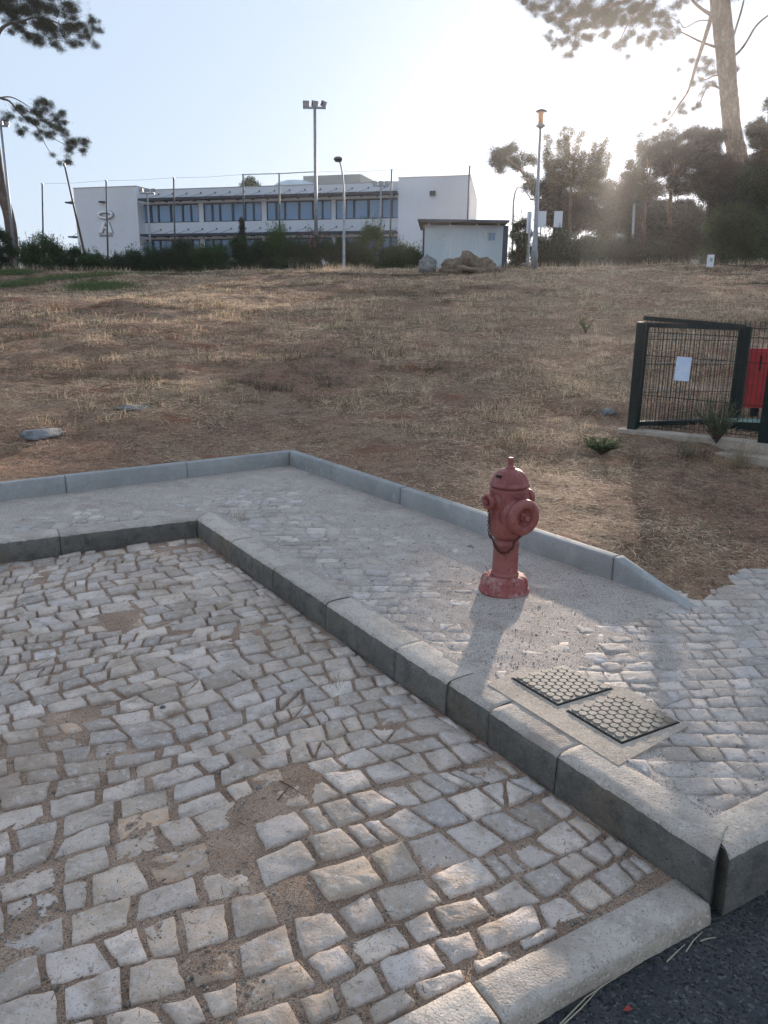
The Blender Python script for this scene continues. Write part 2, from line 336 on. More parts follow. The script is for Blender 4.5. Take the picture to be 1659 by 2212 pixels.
bay = link('parking_bay', np_mesh('parking_bay', V, F, M['bay_sand'], True)); tag(bay, kind='structure')
# pavement: strip along the kerb, left strip, right part
sec = [grid_sheet('', [TIP + kn * .06, CORB - (kn + ln).normalized() * .04, KK + (on + oln) * .01, EE + on * .02], 190, 110, walk_z, None),
       grid_sheet('', [LFT + ln * .1, CORB - (kn + ln).normalized() * .04, KK + (on + oln) * .01, ELF], 170, 60, walk_z, None)]
sec.append(grid_sheet('', [TIP + kn * .06, RFAR + rn * .1, EFAR + rn * .6, EE + rn * .6 + rd * .4], 200, 70, lambda x, y: walk_z(x, y) - .002, None))
V, F = merge(sec)
walk = link('pavement', np_mesh('pavement', V, F, M['grit'], True)); tag(walk, kind='structure')
# road
def road_z(x, y): return ZR + (fbm(x * 1.5, y * 1.5, 2, 2) - .5) * .008 + (fbm(x * 30, y * 30, 8, 2) - .5) * .004
r0 = Vector((.306, 1.426)) + rn * .06
V, F = grid_sheet('', [r0 - rd * 14 - rn * 12, r0 + rd * 16 - rn * 12, r0 + rd * 16, r0 - rd * 14], 400, 160, road_z, None)
road = link('road', np_mesh('road', V, F, M['asphalt'], True)); tag(road, kind='structure')
# slope
xb = np.concatenate([np.linspace(-12, -6, 14, endpoint=False), np.linspace(-6, 8, 300), np.linspace(8, 14, 14)[1:]])
t = np.concatenate([[-.01, .02, .05], .05 + np.linspace(0.002, 1, 330) ** 1.7 * 40, 42 + np.linspace(0, 1, 30)[1:] ** 2 * 900])
XX = xb[None, :] + t[:, None] * xb[None, :] * .13 + t[:, None] * .03
YY = bound(xb)[None, :] + t[:, None] + np.where(xb < EE.x - .05, .055, .0)[None, :]
ZZ = tz(XX, YY)
rgt = (xb[None, :] > EE.x - .05) * (1 - sstep(-.12, .05 + .37 * np.clip((xb[None, :] - EE.x) / .8, 0, 1), t[:, None] - (fbm(XX * 3.5, YY * 3.5, 77, 4) - .5) * .8 * np.clip((xb[None, :] - EE.x) / .8, 0, 1)))
ZZ = ZZ * (1 - rgt) + (ZP - .03) * rgt; ZZ = np.where((xb[None, :] > EE.x - .05) & (t[:, None] < .9), np.minimum(ZZ, ZP - .02 + .10 * np.maximum(t[:, None] + .05, 0) + .05 * (fbm(XX * 6, YY * 6, 91, 3) - .4)), ZZ)
ZZ = ZZ + (fbm(XX * 7, YY * 7, 21, 3) - .5) * .045 * sstep(0, .4, t)[:, None]
idx = np.arange(XX.size).reshape(XX.shape)
F = np.stack([idx[:-1, :-1].ravel(), idx[:-1, 1:].ravel(), idx[1:, 1:].ravel(), idx[1:, :-1].ravel()], 1)
slope = link('slope', np_mesh('slope', np.stack([XX.ravel(), YY.ravel(), ZZ.ravel()], 1), F, M['soil'], True)); tag(slope, kind='structure')
# the land under everything, out to the horizon
terr = MB().add([(-900, -600, -2.5), (900, -600, -2.5), (900, 1500, -2.5), (-900, 1500, -2.5)], [(0, 1, 2, 3)]).build('ground', M['soil']); tag(terr, kind='structure')

# ------------------------------------------------------------------ kerbs
def kerb_block(name, p0, p1, n, w, zt, zb, mats, parent, seed, front=0, rnd=.018, zt1=None, cut0=0, cut1=0, rough=.004):
    """p0,p1 along the front line, n = direction of the width; mats = (top, face)"""
    rr = random.Random(seed); L = (p1 - p0).length; d = (p1 - p0) / L; S = max(3, int(L / .022)); prof = []
    prof = [(0, zb), (0, .35), (0, .75), (rnd * .25, None), (rnd, 'a'), (w * .35, 't'), (w * .7, 't'), (w - rnd * .4, 't'), (w, 'b'), (w, zb)]
    vs = []; K = len(prof)
    off = rr.uniform(-.003, .003); chips = [(rr.uniform(0, L), rr.uniform(.008, .022), rr.uniform(.002, .009)) for _ in range(int(L * 7) + 1)]
    for i in range(S + 1):
        f = i / S; zti = zt if zt1 is None else zt + (zt1 - zt) * f
        chip = sum(a * math.exp(-((f * L - c) / s) ** 2) for c, s, a in chips)
        for k, (q, z) in enumerate(prof):
            cc = cut0 + (cut1 - cut0) * 0
            along = f * L
            fr_ = .14; u0_ = max(0, 1 - f * L / fr_); u1_ = max(0, 1 - (L - f * L) / fr_)
            along += cut0 * q / w * u0_ + cut1 * q / w * u1_
            zz = {None: zti - rnd * .9 - chip, 'a': zti - rnd * .15 - chip * .5, 't': zti, 'b': zti - .006}.get(z, None)
            if zz is None: zz = zb if (z == zb) else zb + (zti - zb) * z
            j = rough if k not in (0, K - 1) else 0
            q2 = q + off + rr.uniform(-j, j) * (1.0 if k < 5 else .4) + (chip * .6 if k in (3, 4) else 0)
            p = p0 + d * along + n * q2
            vs.append((p.x, p.y, zz + rr.uniform(-j, j) * .5))
    fs = []; mi = []
    for i in range(S):
        for k in range(K - 1):
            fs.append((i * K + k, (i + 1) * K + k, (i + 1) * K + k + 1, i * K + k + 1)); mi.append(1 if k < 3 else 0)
    fs += [tuple(range(K)), tuple(S * K + K - 1 - k for k in range(K))]; mi += [1, 1]
    mb = MB(); mb.v = vs; mb.f = fs; mb.mi = mi
    o = mb.build(name, list(mats), parent, loc=((p0 + p1) / 2).to_3d() + Vector((0, 0, zt)), smooth=True)
    return o
kerb = empty('kerb', (COR.x, COR.y, 0)); tag(kerb, kind='structure')
def run(p0, p1, n, w, zt, zb, mats, parent, lens, seed, gap=.0035, **kw):
    L = (p1 - p0).length; d = (p1 - p0) / L; s = 0; i = 0
    while s < L - .02:
        e = min(L, s + lens[i % len(lens)]);
        if L - e < .12: e = L
        c0 = kw.get('c0', 0) if s == 0 else 0; c1 = kw.get('c1', 0) if e == L else 0
        kerb_block('kerb_stone', p0 + d * (s + (gap / 2 if s else 0)), p0 + d * (e - (gap / 2 if e < L else 0)), n, w, zt + random.uniform(-.003, .003) if kw.get('wob', 1) else zt, zb, mats, parent, seed + i, rnd=kw.get('rnd', .018), cut0=c0, cut1=c1, rough=kw.get('rough', .0022))
        s = e; i += 1
ang = kd.angle(ld); mc = KW * math.tan((math.pi - abs(math.pi - ang)) / 2 if False else abs(math.acos(max(-1, min(1, kd.dot(ld))))) / 2)
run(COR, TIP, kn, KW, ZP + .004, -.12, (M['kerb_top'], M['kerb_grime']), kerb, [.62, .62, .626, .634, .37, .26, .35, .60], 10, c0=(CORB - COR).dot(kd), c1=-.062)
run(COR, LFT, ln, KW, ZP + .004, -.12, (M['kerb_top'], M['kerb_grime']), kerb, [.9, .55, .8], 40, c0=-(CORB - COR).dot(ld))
# road kerb stones (raised) on the right, starting at the corner
zt2 = Vector((.972, 1.809))
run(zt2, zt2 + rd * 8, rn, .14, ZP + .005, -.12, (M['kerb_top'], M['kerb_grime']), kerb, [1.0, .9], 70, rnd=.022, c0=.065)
# flush stones between bay and road
f0 = Vector((.306, 1.426)); fl_end = inter(f0, rd, TIP, kd) - rd * .01
fb = f0 + rd * ((Vector((.231, 1.527)) - f0).dot(rd))
run(fl_end, fb, rn, .128, .002, -.16, (M['kerb_top'], M['concrete']), kerb, [1.2], 90, rnd=.012)
run(fb - rd * .008, fb - rd * 6, rn, .128, .004, -.16, (M['kerb_top'], M['concrete']), kerb, [1.0], 95, rnd=.012)
# outer kerb: newer smooth concrete
okerb = empty('outer_kerb', (KK.x, KK.y, ZP)); tag(okerb, kind='structure')
OW = .075
KKB = inter(KK + on * OW, od, KK + oln * OW, old)
nm = (M['new_concrete'], M['new_concrete'])
E1 = Vector((1.187, 3.972)); E1 = KK + od * ((E1 - KK).dot(od))
run(KK, E1, on, OW, ZC, .0, nm, okerb, [.75, 1.0, 1.0, 1.0], 120, rnd=.006, rough=.0012, gap=.004, c0=(KKB - KK).dot(od))
kerb_block('kerb_stone', E1 + od * .004, EE + od * .06, on, OW, ZC, .0, nm, okerb, 140, rnd=.006, zt1=.135, rough=.0012)
run(KK, ELF, oln, OW, ZC, .0, nm, okerb, [1.0], 150, rnd=.006, rough=.0012, gap=.004, c0=-(KKB - KK).dot(old))

# ------------------------------------------------------------------ cobbles
def clip(poly, p, n):   # keep the side where (q-p).n >= 0
    out = []
    for i in range(len(poly)):
        a, b = poly[i], poly[(i + 1) % len(poly)]
        da = (a[0] - p.x) * n.x + (a[1] - p.y) * n.y; db = (b[0] - p.x) * n.x + (b[1] - p.y) * n.y
        if da >= 0: out.append(a)
        if (da >= 0) != (db >= 0):
            t_ = da / (da - db); out.append((a[0] + (b[0] - a[0]) * t_, a[1] + (b[1] - a[1]) * t_))
    return out
def area(poly): return .5 * sum(poly[i][0] * poly[(i + 1) % len(poly)][1] - poly[(i + 1) % len(poly)][0] * poly[i][1] for i in range(len(poly)))
def cells(org, a, u0, u1, v0, v1, rowh, wid, jit, warp, seed):
    rr = random.Random(seed); du = Vector((math.cos(a), math.sin(a))); dv = Vector((-du.y, du.x)); rows = [v0]
    while rows[-1] < v1: rows.append(rows[-1] + rr.uniform(*rowh))
    cache = {}
    def W(u, v):
        wu = (float(fbm(np.array([u * .8]), np.array([v * .8]), seed, 2)[0]) - .5) * warp; wv = (float(fbm(np.array([u * .8 + 9]), np.array([v * .8]), seed + 5, 2)[0]) - .5) * warp
        p = org + du * (u + wu) + dv * (v + wv); return (p.x, p.y)
    out = []
    for r in range(len(rows) - 1):
        u = u0 + rr.uniform(0, .08); br = [u]
        while br[-1] < u1: br.append(br[-1] + rr.uniform(*wid))
        jl = [(rr.uniform(-jit, jit), rr.uniform(-jit, jit) * .6) for _ in br]
        jt = [(rr.uniform(-jit, jit), rr.uniform(-jit, jit) * .6) for _ in br]
        for i in range(len(br) - 1):
            q = [W(br[i] + jl[i][0], rows[r] + jl[i][1]), W(br[i + 1] + jl[i + 1][0], rows[r] + jl[i + 1][1]),
                 W(br[i + 1] + jt[i + 1][0], rows[r + 1] + jt[i + 1][1]), W(br[i] + jt[i][0], rows[r + 1] + jt[i][1])]
            k = rr.random()
            if k < .018:   # split into two triangular stones
                out.append([q[0], q[1], q[2]]); out.append([q[0], q[2], q[3]])
            elif k < .12:
                m0 = ((q[0][0] + q[1][0]) / 2, (q[0][1] + q[1][1]) / 2); m1 = ((q[2][0] + q[3][0]) / 2, (q[2][1] + q[3][1]) / 2)
                out.append([q[0], m0, m1, q[3]]); out.append([m0, q[1], q[2], m1])
            else: out.append(q)
    return out
def stone_geo(poly, gap, seed, near, zf, dz, tiltmax, rough, dome):
    rr = random.Random(seed); n = len(poly); cx = sum(p[0] for p in poly) / n; cy = sum(p[1] for p in poly) / n
    ha = .5 * math.sqrt(abs(area(poly))); fs0 = 1 - gap * .5 / ha
    seg = .034 if near else .05; pts = []
    for i in range(n):
        a = poly[i]; b = poly[(i + 1) % n]; L = math.hypot(b[0] - a[0], b[1] - a[1]); k = max(1, int(round(L / seg)))
        for j in range(k):
            t_ = j / k; x = a[0] + (b[0] - a[0]) * t_; y = a[1] + (b[1] - a[1]) * t_
            # inset evenly from every edge, corners rounded, edges slightly bulged
            dxy = math.hypot(x - cx, y - cy) or 1; g_ = gap * .5 * (1 + rr.uniform(-.30, .30))
            f = max(.45, fs0 - (g_ - gap * .5) / dxy)
            if j == 0: f *= .985
            pts.append((cx + (x - cx) * f + rr.uniform(-.0018, .0018), cy + (y - cy) * f + rr.uniform(-.0018, .0018)))
    m = len(pts); tx = rr.gauss(0, tiltmax); ty = rr.gauss(0, tiltmax); z0 = zf(cx, cy) + dz
    vs = []; fs = []
    rings = [(1.02, -.045, 0), (1.0, -.0055, .5), (.955, -.0008, .8), (.60, dome * .7, 1)] if near else [(1.02, -.035, 0), (1.0, -.0045, .4), (.90, 0, .8)]
    for s_, h_, rf in rings:
        for x, y in pts:
            X = (x - cx) * s_; Y = (y - cy) * s_
            vs.append((X, Y, h_ + rr.uniform(-rough, rough) * rf + (tx * X + ty * Y if h_ > -.03 else 0)))
    vs.append((rr.uniform(-.008, .008), rr.uniform(-.008, .008), dome + rr.uniform(-rough, rough)))
    K = len(rings)
    for r in range(K - 1):
        for k in range(m):
            k2 = (k + 1) % m; fs.append((r * m + k, r * m + k2, (r + 1) * m + k2)); fs.append((r * m + k, (r + 1) * m + k2, (r + 1) * m + k))
    for k in range(m): fs.append(((K - 1) * m + k, (K - 1) * m + (k + 1) % m, K * m))
    return (cx, cy, z0), vs, fs
def in_view(x, y, z, mx=40):
    d = Vector((x, y, z - CAM_H)); w = d.dot(_f)
    if w < .2: return 0
    px = CX + FOC * d.dot(CR) / w; py = CY - FOC * d.dot(CU) / w
    if px < -mx or px > 1659 + mx or py < -mx or py > 2212 + mx: return 0
    return 1 / w / w
def lay(polys, parent, m, gapf, zf, dzf, tilt, rough, dome, tintf, seed):
    items = []
    for i, p in enumerate(polys):
        cx = sum(q[0] for q in p) / len(p); cy = sum(q[1] for q in p) / len(p)
        vis = in_view(cx, cy, zf(cx, cy)); items.append((-vis * abs(area(p)), i, p, cx, cy, vis))
    items.sort(key=lambda q: q[0]); SV = []; SF = []; ST = []; nb = 0
    for rank, (_, i, p, cx, cy, vis) in enumerate(items):
        single = rank < 300 and vis > 0; near = rank < 420 and vis > 0
        c, vs, fs = stone_geo(p, gapf(cx, cy), seed * 10007 + i, near, zf, dzf(cx, cy, i), tilt, rough, dome)
        tn = tintf(cx, cy, i)
        if single:
            me = np_mesh('cobble', vs, fs, m, False, np.tile(np.array(tn, np.float32), (len(vs), 1))); link('cobble', me, parent, c)
        else:
            SV.append(np.array(vs) + np.array(c)); SF.append(np.array(fs) + nb); nb += len(vs); ST.append(np.tile(np.array(tn), (len(vs), 1)))
    o = link('cobble_field', np_mesh('cobble_field', np.concatenate(SV), np.concatenate(SF), m, False, np.concatenate(ST)), parent)
    tag(o, kind='stuff'); return o
ccw = lambda p: p if area(p) > 0 else p[::-1]
def tint_f(seed, warm=.06, spread=.16):
    def f(x, y, i):
        rr = random.Random(seed * 31 + i); v = 1 + rr.gauss(0, spread); v = max(.55, min(1.35, v)); w = rr.gauss(0, warm)
        return (v * (1 + w * .6), v, v * (1 - w))
    return f
bp = []
n30 = rn
for q in cells(COR, R(27.5), -5.6, 3.2, -5.4, .2, (.092, .122), (.090, .155), .018, .42, 3):
    q = ccw(q); q = clip(q, COR - kn * .012, -kn); 
    if len(q) > 2: q = clip(q, COR - ln * .012, -ln)
    if len(q) > 2: q = clip(q, FLB + rn * .012, rn)
    if len(q) < 3 or area(q) < .0022: continue
    cx = sum(p[0] for p in q) / len(q)
    if cx < -5: continue
    bp.append(q)
rb = random.Random(5)
def bay_dz(x, y, i):
    m = float(bay_mask(np.array([x]), np.array([y]))[0]); return random.Random(i).gauss(0, .004) - .003 * m
bz = lambda x, y: float(bay_mound(np.array([x]), np.array([y]))[0])
bay_tint = tint_f(1, .035, .17)
def bay_t(x, y, i):
    a = bay_tint(x, y, i); m = min(1, 1.3 * float(bay_mask(np.array([x]), np.array([y]))[0]) * random.Random(i).uniform(.4, 1)); return (a[0] * (1 - .12 * m), a[1] * (1 - .26 * m), a[2] * (1 - .40 * m))
lay(bp, bay, M['limestone'], lambda x, y: .0085 + .008 * float(vn(np.array([x * 2]), np.array([y * 2]), 6)[0]) + (.006 if y < 2.6 else 0), bz, bay_dz, .045, .0040, .0015, bay_t, 1)
# pavement stones
S1 = Vector((.422, 2.791)); S2 = Vector((.783, 2.235)); S3 = Vector((1.108, 2.488)); S4 = Vector((.60, 2.95))
SUR = [S1, S2, S3, Vector((.985, 2.76)), S4]
def in_sur(x, y, g_=.02):
    # concrete surround: front edge, right edge, plates' back edges
    return not any(((SUR[i] - Vector((x, y))).x * (SUR[(i + 1) % 5] - SUR[i]).y - (SUR[i] - Vector((x, y))).y * (SUR[(i + 1) % 5] - SUR[i]).x) > g_ * (SUR[(i + 1) % 5] - SUR[i]).length for i in range(5))
wp = []
for q in cells(Vector((.9, 3)), R(2), -7.5, 5.0, -2.2, 5.0, (.078, .105), (.085, .150), .010, .25, 8):
    q = ccw(q); cx = sum(p[0] for p in q) / len(q); cy = sum(p[1] for p in q) / len(q); c = Vector((cx, cy))
    dk = (c - COR - kn * KW).dot(kn); dl = (c - COR - ln * KW).dot(ln)
    if dk > dl: q = clip(q, COR + kn * (KW + .006), kn)
    else: q = clip(q, COR + ln * (KW + .006), ln)
    if len(q) < 3: continue
    if (c - EE).dot(od) < .1 and cx < EE.x + .02: q = clip(q, KK - on * .006, -on)
    if len(q) > 2: q = clip(q, KK - oln * .006, -oln)
    if len(q) > 2: q = clip(q, zt2 + rn * .146, rn)
    if len(q) < 3 or area(q) < .002: continue
    cx = sum(p[0] for p in q) / len(q); cy = sum(p[1] for p in q) / len(q)
    if in_sur(cx, cy, .045) or cy > float(bound(cx)) + .55 or cx < -4.2: continue
    wp.append(q)
def walk_top(x, y): return ZP
def walk_dz(x, y, i):
    rr = random.Random(i + 900); c = float(walk_cover(np.array([x]), np.array([y]))[0]); return rr.gauss(0, .0024) + (-.002 * c)
lay(wp, walk, M['limestone_grey'], lambda x, y: .008, walk_top, walk_dz, .035, .003, .001, tint_f(2, .035, .15), 2)

# ------------------------------------------------------------------ loose pebbles
def pebbles(name, pts, sizes, cols, m, parent):
    n = len(pts); base = np.array([(1, 0, 0), (-1, 0, 0), (0, 1, 0), (0, -1, 0), (0, 0, 1), (0, 0, -1)], float)
    Fb = np.array([(0, 2, 4), (2, 1, 4), (1, 3, 4), (3, 0, 4), (2, 0, 5), (1, 2, 5), (3, 1, 5), (0, 3, 5)])
    ang_ = rng.uniform(0, 6.28, n); sc3 = sizes[:, None] * rng.uniform(.6, 1.2, (n, 3)); sc3[:, 2] *= .7
    V = base[None] * (1 + rng.uniform(-.2, .2, (n, 6, 1))) * sc3[:, None, :]
    c, s = np.cos(ang_)[:, None], np.sin(ang_)[:, None]
    X = V[..., 0] * c - V[..., 1] * s; Y = V[..., 0] * s + V[..., 1] * c
    V = np.stack([X, Y, V[..., 2]], -1) + pts[:, None, :]
    F = (Fb[None] + (np.arange(n) * 6)[:, None, None]).reshape(-1, 3)
    o = link(name, np_mesh(name, V.reshape(-1, 3), F, m, True, np.repeat(cols, 6, 0)), parent); tag(o, kind='stuff'); return o
def rand_cols(n, base, var):
    v = rng.uniform(1 - var, 1 + var, (n, 1)); w = rng.uniform(-.06, .06, (n, 1)); c = np.array(base)[None] * v; c[:, 0:1] *= 1 + w; c[:, 2:3] *= 1 - w; return c
n = 16000; u_ = rng.uniform(0, 1, (n, 2)); py_ = 1230 + 1000 * u_[:, 1] ** .8; px_ = rng.uniform(-60, 1560, n)
P = np.array([tuple(ground(a, b, 0)) for a, b in zip(px_, py_)]);
k = (line_d(P[:, 0], P[:, 1], COR, kn) < -.015) & (line_d(P[:, 0], P[:, 1], COR, ln) < -.015) & (line_d(P[:, 0], P[:, 1], FLB, rn) > .01)
P = P[k]; n = len(P); S = rng.gamma(2.0, .0009, n) + .001; P[:, 2] = bay_z(P[:, 0], P[:, 1]) + S * .4
pebbles('bay_grit', P, S, rand_cols(n, (.55, .5, .45), .45), M['pebble'], bay)
n = 26000; u_ = rng.uniform(0, 1, (n, 2)); py_ = 1020 + 900 * u_[:, 1]; px_ = rng.uniform(200, 1700, n)
P = np.array([tuple(ground(a, b, ZP)) for a, b in zip(px_, py_)])
k = (line_d(P[:, 0], P[:, 1], COR, kn) > KW + .002) & (P[:, 1] < bound(P[:, 0]) - .02) & (line_d(P[:, 0], P[:, 1], zt2, rn) > .15)
P = P[k]; c_ = walk_cover(P[:, 0], P[:, 1]); k = rng.uniform(0, 1, len(P)) < .25 + .9 * c_; P = P[k]
n = len(P); S = rng.gamma(2.2, .0008, n) + .001; P[:, 2] = np.maximum(walk_z(P[:, 0], P[:, 1]), ZP - .001) + S * .35
pebbles('pavement_gravel', P, S, rand_cols(n, (.62, .61, .6), .5), M['pebble'], walk)

# ------------------------------------------------------------------ straw and dry grass
def blades(name, P, L, W, az, el, cols, m, bend=.3, parent=None):
    n = len(P); d = np.stack([np.cos(az) * np.cos(el), np.sin(az) * np.cos(el), np.sin(el)], 1)
    s = np.stack([-np.sin(az), np.cos(az), np.zeros(n)], 1); rl = rng.uniform(-1, 1, n)[:, None]
    s = s * (1 - np.abs(rl) * .5) + np.array([[0, 0, 1]]) * rl * .6
    mid_ = P + d * (L * .55)[:, None] + rng.normal(0, 1, (n, 3)) * (L * bend * .15)[:, None]
    tipp = P + d * L[:, None] + np.stack([rng.normal(0, 1, n), rng.normal(0, 1, n), -np.abs(rng.normal(0, .7, n))], 1) * (L * bend * .35)[:, None]
    V = np.stack([P - s * W[:, None] / 2, P + s * W[:, None] / 2, mid_ + s * W[:, None] * .4, mid_ - s * W[:, None] * .4, tipp], 1)
    a = (np.arange(n) * 5)[:, None]
    F = np.concatenate([a + np.array([[0, 1, 2]]), a + np.array([[0, 2, 3]]), a + np.array([[3, 2, 4]])])
    o = link(name, np_mesh(name, V.reshape(-1, 3), F, m, False, np.repeat(cols, 5, 0)), parent); return o
def slope_pts(n, pw=1.35, ymax=34):
    d0, d1 = 4.0, ymax; u1 = rng.uniform(0, 1, n); e = 2 - pw
    y = (d0 ** e + u1 * (d1 ** e - d0 ** e)) ** (1 / e); x = rng.uniform(-.66, .66, n) * (y + 1.5)
    k = (y > bound(x) + .06); return x[k], y[k]
def tone(x, y):
    return fbm(x * .28, y * .5, 41, 4), fbm(x * 1.1, y * 1.3, 47, 3), fbm(x * 4, y * 4, 52, 2)
def straw_cols(x, y):
    a, b, c = tone(x, y); n = len(x)
    pale = np.array((.74, .56, .39)); tan = np.array((.50, .335, .22)); brown = np.array((.25, .135, .085)); dark = np.array((.075, .062, .042)); green = np.array((.085, .11, .045))
    band = np.exp(-((y - 15.5) / 3.2) ** 2) * .14 - np.exp(-((y - 10.5) / 1.8) ** 2) * .10 * (x < 0)
    q = .5 + (a - .5) * 1.9 + (b - .5) * 1.2 + band + rng.normal(0, .09, n) - .02
    col = np.where((q > .50)[:, None], pale, tan); col = np.where((q < .43)[:, None], brown, col); col = np.where((q < .34)[:, None], dark, col)
    gsel = ((c > .60) | (b > .64)) & (rng.uniform(0, 1, n) < .38); col = np.where(gsel[:, None], green, col)
    return col * rng.uniform(.6, 1.4, (n, 1))
# straw lying flat
x, y = slope_pts(330000, 1.5); a, b, c = tone(x, y)
nearb = y - bound(x); keep = rng.uniform(0, 1, len(x)) < (.18 + .82 * sstep(.34, .58, b * .6 + c * .4)) * (.30 + .70 * sstep(.0, 3.0, nearb + (b - .5) * 4)); x = x[keep]; y = y[keep]
P = np.stack([x, y, tz(x, y) + .012 + .015 * rng.uniform(0, 1, len(x))], 1); n = len(x)
blades('straw_litter', P, rng.uniform(.025, .10, n) * (.75 + y / 22), .0012 + y * .00042, rng.uniform(0, 6.28, n), np.abs(rng.normal(0, .22, n)), straw_cols(x, y), M['straw']).name = 'straw_litter'
tag(bpy.data.objects['straw_litter'], 'mown straw litter lying all over the brown slope behind the outer kerb', 'straw', kind='stuff')
# standing tufts
x, y = slope_pts(6500, 1.0); a, b, c = tone(x, y); nearb = y - bound(x)
keep = (b * .5 + c * .5 + .12 * np.exp(-((y - 14.5) / 4) ** 2) > .52) & (nearb > 2.2); x = x[keep]; y = y[keep]
nb_ = 26; X = np.repeat(x, nb_) + rng.normal(0, .05, len(x) * nb_) * (1 + np.repeat(y, nb_) / 20); Y = np.repeat(y, nb_) + rng.normal(0, .05, len(x) * nb_)
n = len(X); hs = np.repeat(rng.uniform(.04, .17, len(x)), nb_)
P = np.stack([X, Y, tz(X, Y) - .005], 1)
o = blades('dry_grass', P, hs * rng.uniform(.5, 1.3, n), .0014 + Y * .0004, rng.uniform(0, 6.28, n), rng.uniform(.6, 1.5, n), straw_cols(X, Y), M['straw'], .5)
tag(o, 'thin dry grass standing in tufts on the brown slope', 'dry grass', kind='stuff')
# green patches at the top left
gp = [(at(130, 607, 25.5), 1.2), (at(215, 632, 22), .8), (at(15, 625, 22.5), .7), (at(265, 598, 27.5), .9), (at(30, 596, 28), .6)]
Xs = []; Ys = []
for p, r in gp:
    Xs.append(p.x + rng.normal(0, r * .55, 5000)); Ys.append(p.y + rng.normal(0, r * .5, 5000))
X = np.concatenate(Xs); Y = np.concatenate(Ys); n = len(X); P = np.stack([X, Y, tz(X, Y)], 1)
o = blades('green_grass', P, rng.uniform(.06, .2, n), np.full(n, .012), rng.uniform(0, 6.28, n), rng.uniform(.5, 1.5, n), np.array((.14, .175, .07))[None] * rng.uniform(.5, 1.4, (n, 1)), M['straw'], .4)
tag(o, 'low patches of green grass near the pine at the top left of the slope', 'grass', kind='stuff')
# taller dry stems along the crest
X = rng.uniform(-20, 18, 14000); Y = rng.uniform(29, 37, 14000); k = vn(X * .9, Y * .5, 88) > .42; X = X[k]; Y = Y[k]; n = len(X); P = np.stack([X, Y, tz(X, Y)], 1)
o = blades('crest_grass', P, rng.uniform(.1, .42, n), np.full(n, .012), rng.uniform(0, 6.28, n), rng.uniform(.8, 1.5, n), straw_cols(X, Y), M['straw'], .4)
tag(o, 'taller dry grass along the crest of the slope below the hedge', 'dry grass', kind='stuff')

# short dry bits blown over the paving
def bits(n_, z_, pred, nm_, parent):
    px_ = rng.uniform(-40, 1700, n_); py_ = rng.uniform(1000, 2250, n_); P_ = np.array([tuple(ground(a_, b_, z_)) for a_, b_ in zip(px_, py_)]); P_ = P_[pred(P_)]
    P_[:, 2] += .006; k_ = len(P_); o_ = blades(nm_, P_, rng.uniform(.008, .04, k_), np.full(k_, .0022), rng.uniform(0, 6.28, k_), rng.normal(0, .08, k_), np.array((.30, .20, .12))[None] * rng.uniform(.35, 2.0, (k_, 1)), M['straw'], .2, parent); tag(o_, kind='stuff')
bits(1500, .0, lambda P_: (line_d(P_[:, 0], P_[:, 1], COR, kn) < -.02) & (line_d(P_[:, 0], P_[:, 1], COR, ln) < -.02) & (line_d(P_[:, 0], P_[:, 1], FLB, rn) > .02), 'dry_bits', bay)
bits(1300, ZP, lambda P_: (line_d(P_[:, 0], P_[:, 1], COR, kn) > KW + .02) & (P_[:, 1] < bound(P_[:, 0]) - .02) & (line_d(P_[:, 0], P_[:, 1], zt2, rn) > .16), 'dry_bits', walk)

# ------------------------------------------------------------------ manhole covers
sur = MB()
zs = ZP + .006
def prism(mb, poly, z0, z1, mi=0):
    n = len(poly); mb.add([(p[0], p[1], z0) for p in poly] + [(p[0], p[1], z1) for p in poly], [tuple(range(n - 1, -1, -1)), tuple(range(n, 2 * n))] + [(i, (i + 1) % n, n + (i + 1) % n, n + i) for i in range(n)], mi); return mb
surr = prism(MB(), ccw([tuple(v) for v in (S1 + (S4 - S1) * .15, S1, S2, S3, Vector((.985, 2.76)), S4)]), ZP - .08, zs).build('manhole_surround', M['concrete'], walk, loc=(.7, 2.6, zs))
def manhole(corners, label, nx, ny, seed):
    A, B, Cc, D = [Vector(c) for c in corners]; o = sum([A, B, Cc, D], Vector((0, 0))) / 4; z0 = zs - .004; z1 = zs + .007
    root = empty('manhole_cover', (o.x, o.y, z0)); tag(root, label, 'manhole cover', 'studded iron manhole covers')
    fr4 = [o + (c - o) * 1.045 for c in (A, B, Cc, D)]; prism(MB(), ccw([tuple(c) for c in fr4]), z0 - .002, zs + .0022).build('frame', M['dark_hole'], root, loc=(o.x, o.y, zs))
    prism(MB(), ccw([tuple(c) for c in (A, B, Cc, D)]), z0, z1).build('plate', M['iron'], root, loc=(o.x, o.y, z1))
    me = None; rr = random.Random(seed)
    for j in range(ny):
        for i in range(nx):
            fu = (i + .5 + (.25 if j % 2 else -.25)) / nx; fv = (j + .5) / ny; fu = .03 + .94 * fu; fv = .03 + .94 * fv
            p = (A * (1 - fu) + B * fu) * (1 - fv) + (D * (1 - fu) + Cc * fu) * fv
            if me is None:
                r = ((B - A).length / nx) * .47; mb = MB().lathe([(r, -.002), (r, .0022), (r * .88, .0036)], 12); so = mb.build('stud', M['iron'], root); me = so.data; so.matrix_parent_inverse = Matrix.Identity(4)
            else: so = link('stud', me, root)
            so.location = (p.x - o.x, p.y - o.y, z1 - z0)
    return root
manhole([(.533, 2.839), (.668, 2.629), (.907, 2.763), (.762, 2.955)], 'iron manhole cover with rows of round studs, the one closer to the hydrant', 7, 8, 1)
manhole([(.697, 2.584), (.834, 2.371), (1.078, 2.511), (.923, 2.725)], 'iron manhole cover with round studs, the one nearer the road with dirt on it', 7, 8, 2)

